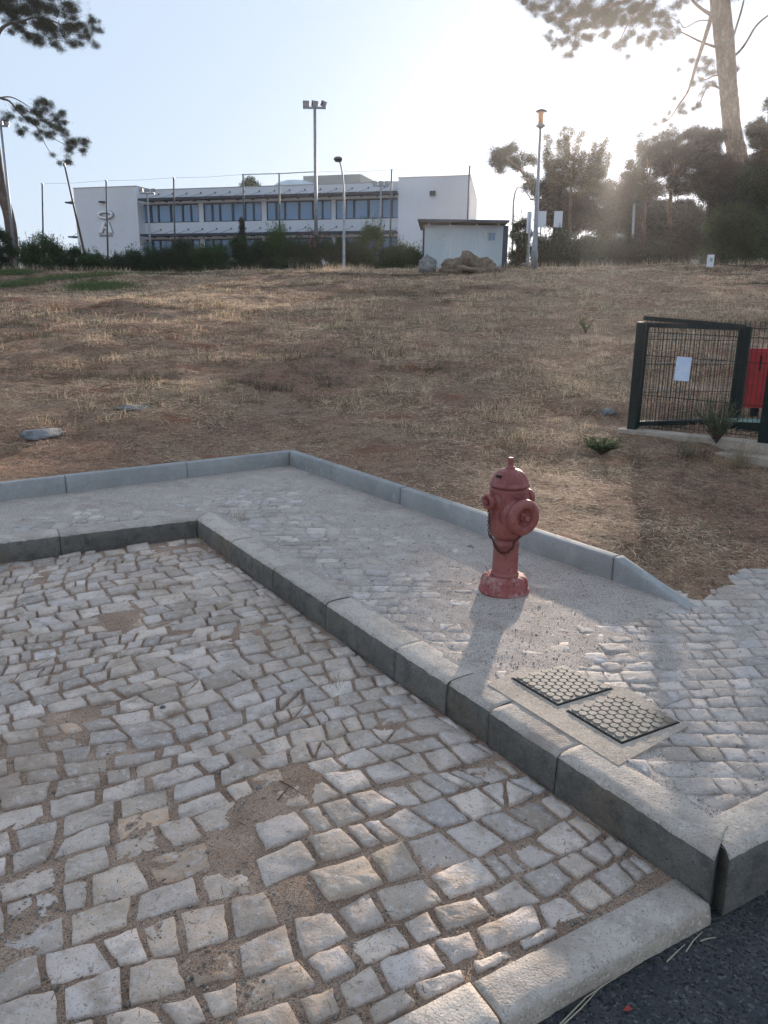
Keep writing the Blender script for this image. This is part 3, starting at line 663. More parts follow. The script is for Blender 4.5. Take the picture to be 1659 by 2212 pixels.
# ------------------------------------------------------------------ fire hydrant
_h0 = ground(1088, 1276, ZP); HX, HY, HZ = _h0.x, _h0.y, ZP + .002
hyd = empty('fire_hydrant', (HX, HY, HZ)); tag(hyd, 'faded red cast iron fire hydrant with a rusty chain standing on the cobbled pavement', 'fire hydrant')
VS = .915; T0 = Matrix.Translation((HX, HY, HZ)) @ Matrix.Diagonal((1, 1, VS, 1))
flut = lambda n_, a_: (lambda a, i: 1 - a_ * abs(math.sin(a * n_ / 2)) ** 3)
MB().lathe([(.131, 0), (.134, .006), (.133, .018), (.126, .024), (.125, .05), (.121, .078), (.112, .092), (.090, .1), (.07, .101)], 72, T0, lambda a, i: 1 if i < 3 else 1 - .075 * max(0, math.cos(a * 12)) ** 3).build('base', M['hydrant_faded'], hyd, smooth=True)
MB().lathe([(.072, .098), (.074, .104), (.074, .112), (.069, .116), (.0675, .122), (.0668, .2), (.066, .285), (.0695, .289), (.0695, .298), (.065, .303), (.064, .322)], 48, T0).build('pole', M['hydrant_red'], hyd, smooth=True)
MB().lathe([(.064, .320), (.068, .333), (.086, .341), (.089, .352), (.093, .375), (.097, .42), (.099, .48), (.1, .55), (.1, .608), (.1, .615), (.093, .617), (.092, .627)], 56, T0).build('barrel', M['hydrant_red'], hyd, smooth=True)
MB().lathe([(.0925, .6255), (.1035, .629), (.1035, .641), (.098, .646), (.0945, .66), (.088, .678), (.078, .695), (.064, .71), (.048, .719), (.030, .724), (.026, .727)], 96, T0, lambda a, i: 1 - (.085 * max(0, math.cos(a * 9)) ** 3 if 4 <= i <= 7 else 0)).build('bonnet', M['hydrant_red'], hyd, smooth=True)
MB().lathe([(.026, .724), (.025, .733), (.0155, .737), (.0150, .748), (.0155, .772), (.0165, .776), (.0160, .783), (.012, .788)], 20, T0).build('operating_nut', M['hydrant_red'], hyd, smooth=True)
to_cam = math.atan2(-HY, -HX)
def cap_at(az, z, prof, boss, name):
    Mx = Matrix.Translation((HX, HY, HZ + z * VS)) @ Matrix.Rotation(az, 4, 'Z') @ Matrix.Rotation(R(90), 4, 'Y')
    MB().lathe(boss, 36, Mx).build('outlet', M['hydrant_red'], hyd, smooth=True)
    c = MB().lathe(prof, 40, Mx).build(name, M['hydrant_red'], hyd, smooth=True)
    return Mx, c
azb = to_cam + R(38)
Mb, capb = cap_at(azb, .475, [(.084, .110), (.0915, .112), (.0940, .124), (.0920, .137), (.084, .147), (.067, .151), (.053, .147), (.045, .134), (.043, .127), (.0, .127)], [(.091, .03), (.0905, .098), (.072, .1), (.072, .115)], 'outlet_cap')
MB().lathe([(.024, .126), (.024, .136), (.0175, .139), (.0165, .162), (.012, .166)], 5, Mb).build('cap_nut', M['hydrant_red'], capb)
for s_ in (-1, 1):
    Ms, cs = cap_at(azb + s_ * R(90), .548, [(.037, .112), (.0415, .113), (.042, .132), (.039, .140), (.030, .144), (.024, .138), (.022, .133), (.0, .133)], [(.052, .05), (.050, .096), (.036, .1), (.034, .117)], 'outlet_cap')
    MB().lathe([(.0155, .132), (.0145, .150), (.010, .154)], 5, Ms).build('cap_nut', M['hydrant_red'], cs)
rg = MB()
for z_ in (.588, .603):
    pts = [Vector((HX + .1005 * math.cos(a_), HY + .1005 * math.sin(a_), HZ + z_ * VS)) for a_ in np.linspace(azb - .45, azb + .45, 12)]
    rg.tube(pts, .0022, 6)
rg.build('raised_rib', M['hydrant_red'], hyd, smooth=True)
# broken hole on the bonnet's left shoulder
hp_ = Vector((HX + .083 * math.cos(to_cam - R(42)), HY + .083 * math.sin(to_cam - R(42)), HZ + .690 * VS))
MB().box(hp_, (.032, .006, .014), (Matrix.Rotation(to_cam - R(42) + R(90), 3, 'Z') @ Matrix.Rotation(R(-50), 3, 'X'))).build('chipped_hole', M['dark_hole'], hyd)
# chain: from the big cap, sagging across the neck, up to the left cap
def hp(az, r, z): return Vector((HX + r * math.cos(az), HY + r * math.sin(az), HZ + z * VS))
path = [hp(azb, .118, .385), hp(azb - .10, .118, .36), hp(azb - .3, .106, .325), hp(to_cam + .35, .094, .29), hp(to_cam + .1, .083, .262), hp(to_cam - .25, .077, .252), hp(to_cam - .6, .075, .262), hp(to_cam - .95, .074, .285), hp(to_cam - 1.05, .080, .315), hp(to_cam - 1.2, .098, .345), hp(to_cam - 1.12, .105, .40), hp(to_cam - 1.0, .112, .46), hp(azb - R(90) , .128, .508)]
dense = []
for i in range(len(path) - 1):
    for k in range(10): dense.append(path[i].lerp(path[i + 1], k / 10))
mb = MB(); acc = 0; prev = dense[0]; flip = 0
for p in dense[1:]:
    acc += (p - prev).length
    if acc > .0105:
        d = (p - prev).normalized(); a1 = d.cross(Vector((0, 0, 1))).normalized() if abs(d.z) < .95 else Vector((1, 0, 0)); a2 = d.cross(a1)
        s_ = a1 if flip else a2; ring = [p + d * (.0095 * math.cos(t_)) + s_ * (.0058 * math.sin(t_)) for t_ in np.linspace(0, 2 * math.pi, 9)]
        mb.tube(ring, .0021, 4, cap=False); flip = 1 - flip; acc = 0
    prev = p
mb.build('chain', M['rust'], hyd)
MB().tube([hp(to_cam - .9, .075, .11), hp(to_cam - 1.1, .085, .112), hp(to_cam - 1.3, .1, .135), hp(to_cam - 1.35, .105, .155)], .0016, 5).build('wire_end', M['rust'], hyd)

# ------------------------------------------------------------------ fence enclosure on the right
Z0 = tzf(2.63, 8.05)
P0 = on_slope(1365, 934); P1 = ground(1650, 966, P0.z - .03); P2 = P0 + (Vector((3.80, 8.47, 0)) - Vector((2.6256, 8.05, 0))) * 1.0
P2 = Vector((P2.x, P2.y, P0.z)); HT = 1.06
plinth = empty('fence_plinth', P0); tag(plinth, 'low grey concrete plinth under the green wire fence', 'plinth')
dp = (P1 - P0); dp.z = 0; dp.normalize(); dn = Vector((dp.y, -dp.x, 0))     # dn points towards the camera side
if dn.y > 0: dn = -dn
MB().bar(P0 - dp * .12 + Vector((0, 0, -.10)), P1 + dp * 3 + Vector((0, 0, -.12)), .2, .26).build('footing', M['concrete'], plinth)
MB().bar(P0 + dp * .15 + dn * .2 + Vector((0, 0, -.20)), P1 + dp * 3 + dn * .2 + Vector((0, 0, -.22)), .19, .26).build('footing', M['concrete'], plinth)
fence = empty('wire_fence', P0); tag(fence, 'dark green wire mesh fence with thick posts on the right edge of the slope', 'fence')
def up(p, h): return Vector((p.x, p.y, p.z + h))
def post(p, h, w, parent): return MB().box(up(p, h / 2), (w, w, h), Matrix.Rotation(math.atan2(dp.y, dp.x), 3, 'Z')).build('post', M['fence_green'], parent)
post(P0, HT, .085, fence); post(up(P1, -.1), HT + .12, .11, fence)
def wire_panel(a, b, h, spacing, parent, fold=True, hz=(.1, .38, .70, .98), rad=.0028, z0=.05, far=0):
    d = (b - a); d.z = 0; L = d.length; d.normalize(); n_ = Vector((d.y, -d.x, 0)); me = None; k = int(L / spacing)
    off = (lambda z: .035 if fold and (abs(z - h + .05) < .03) else 0)
    zs_ = [z0, h * .27, h * .3, h * .33, h * .62, h * .65, h * .68, h - .09, h - .05, h - .01, h + .03] if fold else [z0, h]
    of_ = [0, 0, .03, 0, 0, .03, 0, 0, .035, 0, .0] if fold else [0, 0]
    for i in range(1, k):
        p = a + d * (i * L / k)
        if me is None:
            mb = MB().tube([n_ * o_ + Vector((0, 0, z_)) for z_, o_ in zip(zs_, of_)], rad, 4); wo = mb.build('wire', M['fence_green'], parent); me = wo.data; wo.matrix_parent_inverse = Matrix.Identity(4)
        else: wo = link('wire', me, parent)
        pl = parent_matrix(parent).inverted() @ p; wo.location = pl
    for z_ in hz:
        MB().tube([a + Vector((0, 0, z_)), b + Vector((0, 0, z_))], rad * 1.15, 4).build('cross_wire', M['fence_green'], parent)
wire_panel(P0, P1, HT, .04, fence, True, (.09, .37, .75, HT - .09, HT - .01))
wire_panel(P1 + Vector((0, 0, 0)), P1 + dp * 2.0, HT, .05, fence, True, (.09, .37, .75, HT - .09))
post(P1 + dp * 2.05, HT, .11, fence)
gate = empty('fence_gate', P0 + Vector((.05, .03, 0))); tag(gate, 'dark green wire gate standing open behind the fence beside the red box', 'gate')
g0 = P0 + (P2 - P0).normalized() * .045 + Vector((0, 0, .06)); g1 = P2 - (P2 - P0).normalized() * .02 + Vector((0, 0, .04)); gh = .975
for zz in (0.02, gh): MB().bar(up(g0, zz), up(g1, zz + (-.01 if zz > .5 else 0)), .04, .045).build('rail', M['fence_green'], gate)
for gg in (g0, g1): MB().box(up(gg, gh / 2), (.05, .05, gh + .04)).build('stile', M['fence_green'], gate)
wire_panel(g0, g1, gh - .03, .036, gate, False, (.33, .60, .84), .0026, .04)
gate2 = empty('fence_gate', P0 + Vector((0, .12, 0))); tag(gate2, 'second dark green gate frame farther back behind the fence with pale wires', 'gate')
h0 = P0 + Vector((.06, .14, .05)); h1 = P2 + Vector((.05, .10, .04))
for zz in (0.02, gh + .07): MB().bar(up(h0, zz), up(h1, zz - (.065 if zz > .5 else 0)), .035, .04).build('rail', M['fence_green'], gate2)
for gg in (h0, h1): MB().box(up(gg, gh / 2 - .02), (.10 if gg is h1 else .05, .06, gh + .06)).build('stile', M['fence_green'], gate2)
for z_ in (.36, .62, .88): MB().tube([up(h0, z_), up(h1, z_)], .003, 4).build('cross_wire', M['steel_pale'], gate2)
post(P2 + Vector((.02, .0, 0)), HT - .04, .11, fence)
# the sheet hung on the mesh
sh = at(1475, 797, P0.lerp(P1, .36).y - .02)
tv = 1.0; MB().box(sh, (.135, .004, .222), Matrix.Rotation(math.atan2(dp.y, dp.x), 3, 'Z') @ Matrix.Rotation(R(2), 3, 'Y')).build('notice_sheet', M['paper'])
sh_o = bpy.data.objects['notice_sheet']; tag(sh_o, 'blank pale blue sheet tied to the green wire fence', 'notice')
fence['label'] = fence['label']
# red box
rbp = at(1641, 815, 8.3); rbx = empty('red_box', (rbp.x, rbp.y, tzf(rbp.x, rbp.y))); tag(rbx, 'red plastic box with rounded top and a dark slot behind the wire fence', 'box')
rz_ = Matrix.Rotation(math.atan2(dp.y, dp.x) * .3, 3, 'Z')
zb_ = at(1641, 880, 8.3).z; ztp = at(1641, 752, 8.3).z; w_ = .34; prof = []
for (cx_, cz_, a0) in ((w_ / 2 - .04, ztp - .04, 0), (-w_ / 2 + .04, ztp - .04, 90), (-w_ / 2 + .015, zb_ + .015, 180), (w_ / 2 - .015, zb_ + .015, 270)):
    rr_ = .04 if cz_ > 1 - 5 and a0 < 180 else .015
    for a_ in (0, 30, 60, 90): prof.append((cx_ + rr_ * math.cos(R(a0 + a_)), cz_ + rr_ * math.sin(R(a0 + a_))))
n = len(prof); dy = .13
vs = [rz_ @ Vector((x_, yy, 0)) + Vector((rbp.x, rbp.y, z_)) for yy in (-dy / 2, dy / 2) for x_, z_ in prof]
MB().add(vs, [tuple(range(n)), tuple(range(2 * n - 1, n - 1, -1))] + [(i, n + i, n + (i + 1) % n, (i + 1) % n) for i in range(n)]).build('box_body', M['red_plastic'], rbx)
vs = [rz_ @ Vector((x_ * .84, yy, 0)) + Vector((rbp.x, rbp.y, (z_ - (zb_ + ztp) / 2) * .9 + (zb_ + ztp) / 2)) for yy in (-dy / 2 - .012, -dy / 2 + .004) for x_, z_ in prof]
MB().add(vs, [tuple(range(n)), tuple(range(2 * n - 1, n - 1, -1))] + [(i, n + i, n + (i + 1) % n, (i + 1) % n) for i in range(n)]).build('box_door', M['red_plastic'], rbx)
MB().box(rz_ @ Vector((-.035, -dy / 2 - .016, 0)) + Vector((rbp.x, rbp.y, ztp - .15)), (.018, .012, .16), rz_).build('slot', M['dark_hole'], rbx)
MB().box(Vector((rbp.x, rbp.y + .02, (zb_ + rbx.location.z) / 2)), (.06, .06, zb_ - rbx.location.z + .02)).build('stand', M['fence_green'], rbx)
# pale green trough by the plinth
tp = at(1608, 945, 7.75); tr = MB(); tr.box((tp.x, tp.y, P0.z + .05), (.42, .16, .10), rz_)
o = tr.build('planter_trough', [M['fence_green']]); tag(o, 'green trough with a pale rim at the foot of the fence', 'trough')
t2 = MB()
for sx, sy, lx, ly in ((0, -.07, .42, .03), (0, .07, .42, .03), (-.195, 0, .03, .11), (.195, 0, .03, .11)): t2.box(Vector((tp.x, tp.y, P0.z + .107)) + rz_ @ Vector((sx, sy, 0)), (lx, ly, .014), rz_)
t2.build('rim', M['pale_green'], o)

# ------------------------------------------------------------------ foliage helper
def leaves(name, centers, radii, per, size, col, m, parent, var=.45, thin=1.0, needle=False, shell=.5):
    """leaf-sized faces in small clusters filling ellipsoid clumps"""
    Vs = []; cols = []
    for (c, r, k) in zip(centers, radii, per):
        r = np.array(r, float) if hasattr(r, '__len__') else np.array([r, r, r], float)
        d = rng.normal(0, 1, (k, 3)); d /= np.linalg.norm(d, axis=1)[:, None]; rad = rng.uniform(shell ** 3, 1, k) ** (1 / 3) if shell > 0 else np.minimum(1.6, np.abs(rng.normal(0, .72, k)))
        cc = np.array(c)[None] + d * rad[:, None] * r[None]
        nn = 9; L = np.repeat(cc, nn, 0) + rng.normal(0, size * 1.0, (k * nn, 3)); n_ = len(L)
        dr = rng.normal(0, 1, (n_, 3)); dr /= np.linalg.norm(dr, axis=1)[:, None]; sd_ = np.cross(dr, rng.normal(0, 1, (n_, 3))); sd_ /= np.linalg.norm(sd_, axis=1)[:, None] + 1e-9
        ln_ = size * rng.uniform(.7, 1.5, n_)[:, None]; wd = size * thin * rng.uniform(.3, .55, n_)[:, None]
        Vs.append(np.stack([L - dr * ln_ * .5, L + sd_ * wd * .5, L + dr * ln_ * .5, L - sd_ * wd * .5], 1))
        v = np.repeat(rng.uniform(1 - var, 1 + var, (k, 1)), nn, 0) * rng.uniform(.8, 1.2, (n_, 1)); cols.append(np.array(col)[None] * v)
    V = np.concatenate(Vs); n_ = len(V); F = np.arange(n_ * 4).reshape(-1, 4)
    me = np_mesh(name, V.reshape(-1, 3), F, m, False, np.repeat(np.concatenate(cols), 4, 0))
    o = link(name, me, parent)
    if parent is not None: o.matrix_parent_inverse = parent_matrix(parent).inverted()
    return o
def limb(parent, pts, rad, name='branch', n=7, m=None):
    # smooth the path a little and make it uneven
    out = []; rr = []
    for i in range(len(pts) - 1):
        for k in range(4):
            t_ = k / 4; p0_ = pts[max(i - 1, 0)]; p1_ = pts[i]; p2_ = pts[i + 1]; p3_ = pts[min(i + 2, len(pts) - 1)]
            p = .5 * ((2 * p1_) + (p2_ - p0_) * t_ + (2 * p0_ - 5 * p1_ + 4 * p2_ - p3_) * t_ ** 2 + (3 * p1_ - p0_ - 3 * p2_ + p3_) * t_ ** 3)
            out.append(p); rr.append((rad[i] * (1 - t_) + rad[i + 1] * t_) * random.uniform(.94, 1.06))
    out.append(pts[-1]); rr.append(rad[-1])
    return MB().tube(out, rr, n).build(name, m or M['bark'], parent, smooth=True)
def px_blobs(lst, Y, k=.81 and 1.0, jy=1.0):
    """(px, py, radius px[, ry px]) at distance Y -> centres and radii in metres"""
    cs = []; rs = []
    for q in lst:
        yy = Y + random.uniform(-jy, jy); c = at(q[0], q[1], yy); r = q[2] / FOC * yy; r2 = (q[3] if len(q) > 3 else q[2] * .8) / FOC * yy
        cs.append(tuple(c)); rs.append((r, r * 1.1, r2))
    return cs, rs

def split_blobs(cs, rs, per, k, seed):
    rq = random.Random(seed); C_ = []; R_ = []; P_ = []
    for c, r, n_ in zip(cs, rs, per):
        for _ in range(k):
            d = Vector([rq.gauss(0, 1) for _ in range(3)]).normalized() * rq.uniform(.05, 1.15); f = rq.uniform(.18, .52)
            C_.append((c[0] + d.x * r[0], c[1] + d.y * r[1], c[2] + d.z * r[2])); R_.append((r[0] * f * rq.uniform(.9, 1.7), r[1] * f * 1.2, r[2] * f * rq.uniform(.5, .9))); P_.append(max(3, int(n_ / k * (f / .35) ** 2)))
    return C_, R_, P_

# ------------------------------------------------------------------ building beyond the hedge
FO = Vector((-22, 72.6, 0)); FU = Vector((.961, -.278, 0)).normalized(); FN = Vector((-.278, -.961, 0)).normalized()
def fac(px, py, off=0.0):   # photo point on the facade plane -> (s, z)
    d = ray(px, py); o = Vector((0, 0, CAM_H)); t_ = ((FO + FN * off) - o).dot(FN) / d.dot(FN); p = o + d * t_; return (p - FO).dot(FU), p.z
def fp(s, z, off=0.0): q = FO + FU * s + FN * off; return Vector((q.x, q.y, z))
bld = empty('office_building', fp(8, 2.4)); tag(bld, 'long white two storey building with sunshades over ribbon windows behind the hedge', 'building')
RF = Matrix.Rotation(math.atan2(FU.y, FU.x), 3, 'Z')
def fbox(name, s0, s1, z0, z1, o0, o1, m, parent=bld):
    c = fp((s0 + s1) / 2, (z0 + z1) / 2, (o0 + o1) / 2); return MB().box(c, (s1 - s0, abs(o1 - o0), z1 - z0), RF).build(name, m, parent, loc=c)
sL0 = fac(162, 450)[0]; sL1 = fac(297, 450)[0]; sR0 = fac(860, 450)[0]; sR1 = fac(1014, 450)[0]
zL = fac(162, 407)[1]; zR = fac(1000, 380)[1]; zM = fac(860, 389)[1]; GZ = 2.0
fbox('wall', sL0, sL1, GZ, zL, 0, -14, M['render_white']); 
fbox('parapet', sL0 - .03, sL1 + .03, zL, zL + .06, .03, -14, M['render_grey']); 
REC = -1.0
zc1 = fac(858, 413)[1]; zc2 = fac(858, 498)[1]
zw1 = fac(800, 430, REC)[1] + .02; zw0 = fac(800, 472.5, REC)[1]; ww1 = zw1 - (zc1 - zc2); ww0 = zw0 - (zc1 - zc2)
fbox('wall', sL1, sR0, zw1 + .05, zM, REC, -13, M['render_white']); fbox('wall', sL1, sR0, ww1 + .05, zw0, REC, -13, M['render_white']); fbox('wall', sL1, sR0, GZ, ww0, REC, -13, M['render_white'])
fbox('parapet', sL1 + .03, sR0 - .03, zM, zM + .06, REC + .03, -13, M['render_grey'])
grp = [(307, 429), (439, 565), (575.6, 716), (725, 866)]; fr = [.145, .14, .215, .215, .145, .14]
sg = [(fac(a, 450, REC)[0], fac(b, 450, REC)[0]) for a, b in grp]
for fl, (z0, z1) in enumerate(((zw0, zw1), (ww0, ww1))):
    prev = sL1
    for gi, (s0, s1) in enumerate(sg):
        if s0 > prev: fbox('pier', prev, s0, z0, z1 + .05, REC, -13, M['render_white'])
        prev = s1; s1 = min(s1, sR0); u = s0; tot = sum(fr)
        for wi, w in enumerate(fr):
            e = min(s1, u + (sg[gi][1] - s0) * w / tot)
            if e - u < .2: break
            fw = fbox('window', u, e, z0, z1, REC - .12, REC - .28, M['glass'])
            fb_ = MB(); t_ = .055 if wi not in (1, 3) else .10
            for a_, b_2 in (((u + t_ / 2, z0), (u + t_ / 2, z1)), ((e - .03, z0), (e - .03, z1))): fb_.box(fp(a_[0], (z0 + z1) / 2, REC - .07), (t_, .12, z1 - z0), RF)
            fb_.box(fp((u + e) / 2, z0 + .04, REC - .068), (e - u - .09, .12, .07), RF); fb_.box(fp((u + e) / 2, z1 - .05, REC - .068), (e - u - .09, .12, .09), RF)
            fb_.build('frame', M['frame_blue'], fw)
            u = e
    fbox('soffit', sL1, sR0, z1 + .002, z1 + .048, REC + .0, REC - .12, M['render_grey'])
for zc in (zc1, zc2):
    ss = fac(858, 413, .25)[0]; s_a = fac(297, 430, .25)[0]
    cano = MB(); c = fp((s_a + ss) / 2, zc - .11, (.25 + REC) / 2)
    cano.box(fp((s_a + ss) / 2, zc - .09, .20), (ss - s_a, .06, .20), RF)
    so = cano.build('sunshade', M['louvre'], bld)
    for k in range(9):
        o_ = REC + .1 + k * (1.15 / 9); MB().box(fp((s_a + ss) / 2, zc - .13, o_), (ss - s_a, .11, .03), RF @ Matrix.Rotation(R(-18), 3, 'X')).build('louvre', M['louvre'], so)
    nr = 17; arm = MB()
    for k in range(nr):
        s_ = s_a + (ss - s_a) * (k + .6) / nr
        MB().tube([fp(s_ + .55, zc + .42, REC + .02), fp(s_, zc - .02, .15)], .015, 5).build('tie_rod', M['frame_blue'], so)
        MB().box(fp(s_ + .55, zc + .46, REC + .05), (.09, .08, .13), RF).build('rod_plate', M['frame_blue'], so)
        arm.box(fp(s_, zc - .20, (REC + .2) / 2), (.07, 1.1, .09), RF)
    arm.build('arm', M['frame_blue'], so)
    # short end of the sunshade on the left side of the building
    pa = fp(sL0, zc - .1, -.6); MB().bar(pa, pa - FU * 1.15, .9, .12).build('sunshade', M['louvre'], bld)
    MB().tube([pa + Vector((0, 0, .55)), pa - FU * 1.05 + Vector((0, 0, .06))], .02, 5).build('tie_rod', M['frame_blue'], bld)
# angled side wall at the right end
eR = at(1031, 431, 79); 
def rblock(z0, z1, g_, m, nm_):
    a = fp(sR0 - g_, 0, g_); b = fp(sR1 + g_, 0, g_); q = fp(sR0 - g_, 0, -10)
    prism(MB(), ccw([(a.x, a.y), (b.x, b.y), (eR.x + g_, eR.y), (q.x, q.y)]), z0, z1).build(nm_, m, bld)
rblock(GZ, zR, 0, M['render_white'], 'wall'); rblock(zR, zR + .06, .03, M['render_grey'], 'parapet')
# roof storey, skylight dome
ph0 = fac(655, 378, -4)[0]; ph1 = fac(779, 378, -4)[0]; fbox('roof_storey', ph0, ph1, zM - .3, fac(775, 376, -4)[1], -4, -9, M['render_grey'])
sk = at(640, 396, 73); skm = MB().lathe([(1.0, 0), (1.0, .18), (.96, .35), (.8, .6), (.5, .78), (.15, .85)], 24, Matrix.Translation((sk.x, sk.y, zM - .08)) @ Matrix.Diagonal((2.15, 2.0, 1.15, 1))); so = skm.build('skylight_dome', M['dome'], bld, smooth=True)
# small vent on the right block and wall lamp on the left block
s_, z_ = fac(935, 417); fbox('vent', s_ - .22, s_ + .22, z_ - .2, z_ + .15, .18, 0, M['louvre'])
s_, z_ = fac(223, 437); fbox('wall_lamp', s_ - .25, s_ + .25, z_ - .05, z_ + .07, .35, 0, M['louvre'])
# emblem: letter A with a ring above, and a line of small writing
em = empty('emblem', fp(*fac(229, 480))); em.parent = bld; em.matrix_parent_inverse = parent_matrix(bld).inverted()
def emb(poly, m, name, o0=.0, o1=.14, mi=0):
    pts = [fac(px, py) for px, py in poly]; n = len(pts)
    vs = [fp(s_, z_, o1) for s_, z_ in pts] + [fp(s_, z_, o0) for s_, z_ in pts]
    return MB().add(vs, [tuple(range(n)), tuple(range(2 * n - 1, n - 1, -1))] + [(i, n + i, n + (i + 1) % n, (i + 1) % n) for i in range(n)]).build(name, m, em)
for grow, m_, o0, o1 in ((1.3, M['letter_edge'], 0, .05), (0, M['letter_white'], .052, .2)):
    gq = grow
    emb([(224.5 - gq, 479), (230.5 + gq, 479), (222.2 + gq, 503 + gq * .6), (215.5 - gq, 503 + gq * .6)], m_, 'letter_stroke', o0, o1)
    emb([(230.6, 479), (236 + gq, 480), (244.5 + gq, 503 + gq * .6), (236.5 - gq, 503 + gq * .6)], m_, 'letter_stroke', o0, o1)
    emb([(225.5, 490.5 - gq * .5), (234.5, 490.5 - gq * .5), (235.4, 494 + gq * .5), (224.4, 494 + gq * .5)], m_, 'letter_bar', o0, o1 - .03)
    ring = MB(); cpt = fac(229.5, 464.5); rx = fac(244, 464.5)[0] - cpt[0]; N_ = 40; th = .13 + .05 * grow
    pts = [fp(cpt[0] + rx * math.cos(a_) * 1.0, cpt[1] + .26 * math.sin(a_), o1 - .04) for a_ in np.linspace(0, 2 * math.pi, N_)]
    ring.tube(pts, th * .8, 6, cap=False); ring.build('ring', m_, em, smooth=True)
tx = MB(); s_a, z_a = fac(215.5, 509.5); s_b, _ = fac(243.5, 509.5); rl = random.Random(4); u = s_a
while u < s_b:
    w = rl.uniform(.05, .10); tx.box(fp(u + w / 2, z_a + rl.uniform(-.01, .02), .02), (w * .7, .03, rl.uniform(.12, .22)), RF); u += w * 1.25
tx.build('lettering', M['letter_edge'], em)

# ------------------------------------------------------------------ poles, masts, lamps
def gz(x, y): return tzf(x, y)
def pole_px(name, x0, ytop, x1, ybot, Y, r0, r1, m, label, cat, group=None, bottom_to_ground=True):
    a = at(x0, ytop, Y); b = at(x1, ybot, Y); g_ = gz(b.x, b.y)
    if bottom_to_ground and b.z > g_:
        t_ = (a.z - g_ + .1) / (a.z - b.z); b = a + (b - a) * t_
    root = empty(name, b); tag(root, label, cat, group)
    MB().tube([b, a.lerp(b, .5), a], [r1, (r0 + r1) / 2, r0], 8).build('shaft', m, root, smooth=True)
    return root, a, b
tops = []
for x0, yt, x1, yb, lab in ((91, 397, 93, 505, 'thin grey net post against the sky left of the building'), (229, 390, 233, 548, 'dark net post in front of the emblem on the building'), (375, 384, 378, 540, 'dark net post in front of the first group of windows'), (525, 377, 527, 480, 'net post standing behind the cypress'), (603, 375, 604, 500, 'net post between the cypress and the floodlight mast'), (683.5, 371, 684, 500, 'net post right behind the tall floodlight mast'), (846, 367, 843, 520, 'net post at the right end of the sunshades'), (1014.5, 359, 1010, 470, 'net post rising above the right corner of the building')):
    rt_, a, b = pole_px('net_post', x0, yt, x1, yb, 50, .045, .06, M['post_dark'], lab, 'post', 'ball net posts in front of the building'); tops.append(a); 
    MB().box(a, (.12, .12, .05)).build('cap', M['steel'], rt_)
wr = MB()
for a, b in zip(tops[:-1], tops[1:]):
    thick = .03 if (a - tops[3]).length < .1 or (a - tops[4]).length < .1 else .008
    wr.tube([a, a.lerp(b, .5) - Vector((0, 0, .05 if thick < .02 else 0)), b], thick, 5)
o = wr.build('net_wire', M['steel_pale']); tag(o, 'top wire strung between the net posts above the roofline', 'wire')
def flood(name, px, ybar, ylamp, hw, Y, base, r, label, lam, group='floodlight masts of the sports court'):
    a = at(px, ybar, Y); root = empty(name, (a.x, a.y, base)); tag(root, label, 'floodlight', group)
    MB().tube([(a.x, a.y, base), (a.x, a.y, (a.z + base) / 2), (a.x, a.y, a.z)], [r * 1.5, r * 1.2, r], 8).build('shaft', M['steel'], root, smooth=True)
    L = hw / FOC * Y; MB().box(a, (L * 2, .10, .10)).build('crossbar', M['steel'], root)
    for k, (fx, tilt, yw) in enumerate(lam):
        c = Vector((a.x + fx * L, a.y, at(px, ylamp, Y).z)); w = L * .52
        rm = Matrix.Rotation(R(yw), 3, 'Z') @ Matrix.Rotation(R(tilt), 3, 'X')
        lo = MB().box(c, (w, .12, w * .85), rm).build('lamp_head', M['post_dark'], root, loc=c)
        MB().box(c + rm @ Vector((0, -.07, 0)), (w * .86, .03, w * .7), rm).build('lens', M['steel_pale'], lo)
        MB().bar((c.x, c.y, a.z), c, .05, .05).build('bracket', M['steel'], root)
    return root
flood('floodlight_mast', 680, 233, 224, 23, 45, gz(-4, 45), .08, 'tall floodlight mast with three lamps rising high above the building', [(-.75, 18, 8), (0, 20, 30), (.75, 25, 60)])
flood('floodlight_mast', 318, 418, 411, 15, 60, 2.6, .06, 'low floodlight mast in front of the left end of the windows', [(-.8, 10, 0), (0, 12, 20), (.8, 10, -15)])
flood('floodlight_mast', 823, 402, 395, 16, 60, 2.6, .06, 'low floodlight mast in front of the right end of the windows', [(-.8, 10, 0), (0, 12, 5), (.8, 10, 10)])
flood('floodlight_mast', 2, 272, 266, 16, 48, gz(-22, 48), .07, 'floodlight mast cut by the left edge behind the pine', [(-.8, 10, 0), (0, 12, 5), (.8, 10, 10)])
# street lamp with flat oval head in the middle
a = at(743, 578, 36); root = empty('street_lamp', (a.x, a.y, gz(a.x, a.y))); tag(root, 'grey street lamp with a flat oval head in front of the windows', 'street lamp')
pts = [Vector((a.x, a.y, gz(a.x, a.y) - .1))] + [at(x_, y_, 36) for x_, y_ in ((743, 500), (743, 430), (741.5, 395), (738, 365), (734, 350))]
limb(root, pts, [.065, .06, .05, .04, .035, .03], 'shaft', 8, M['steel_pale'])
c = at(730.5, 344, 36); MB().lathe([(.02, -.12), (.13, -.1), (.19, -.02), (.2, .02), (.13, .09), (.03, .11)], 20, Matrix.Translation(c)).build('lamp_head', M['post_dark'], root, smooth=True)
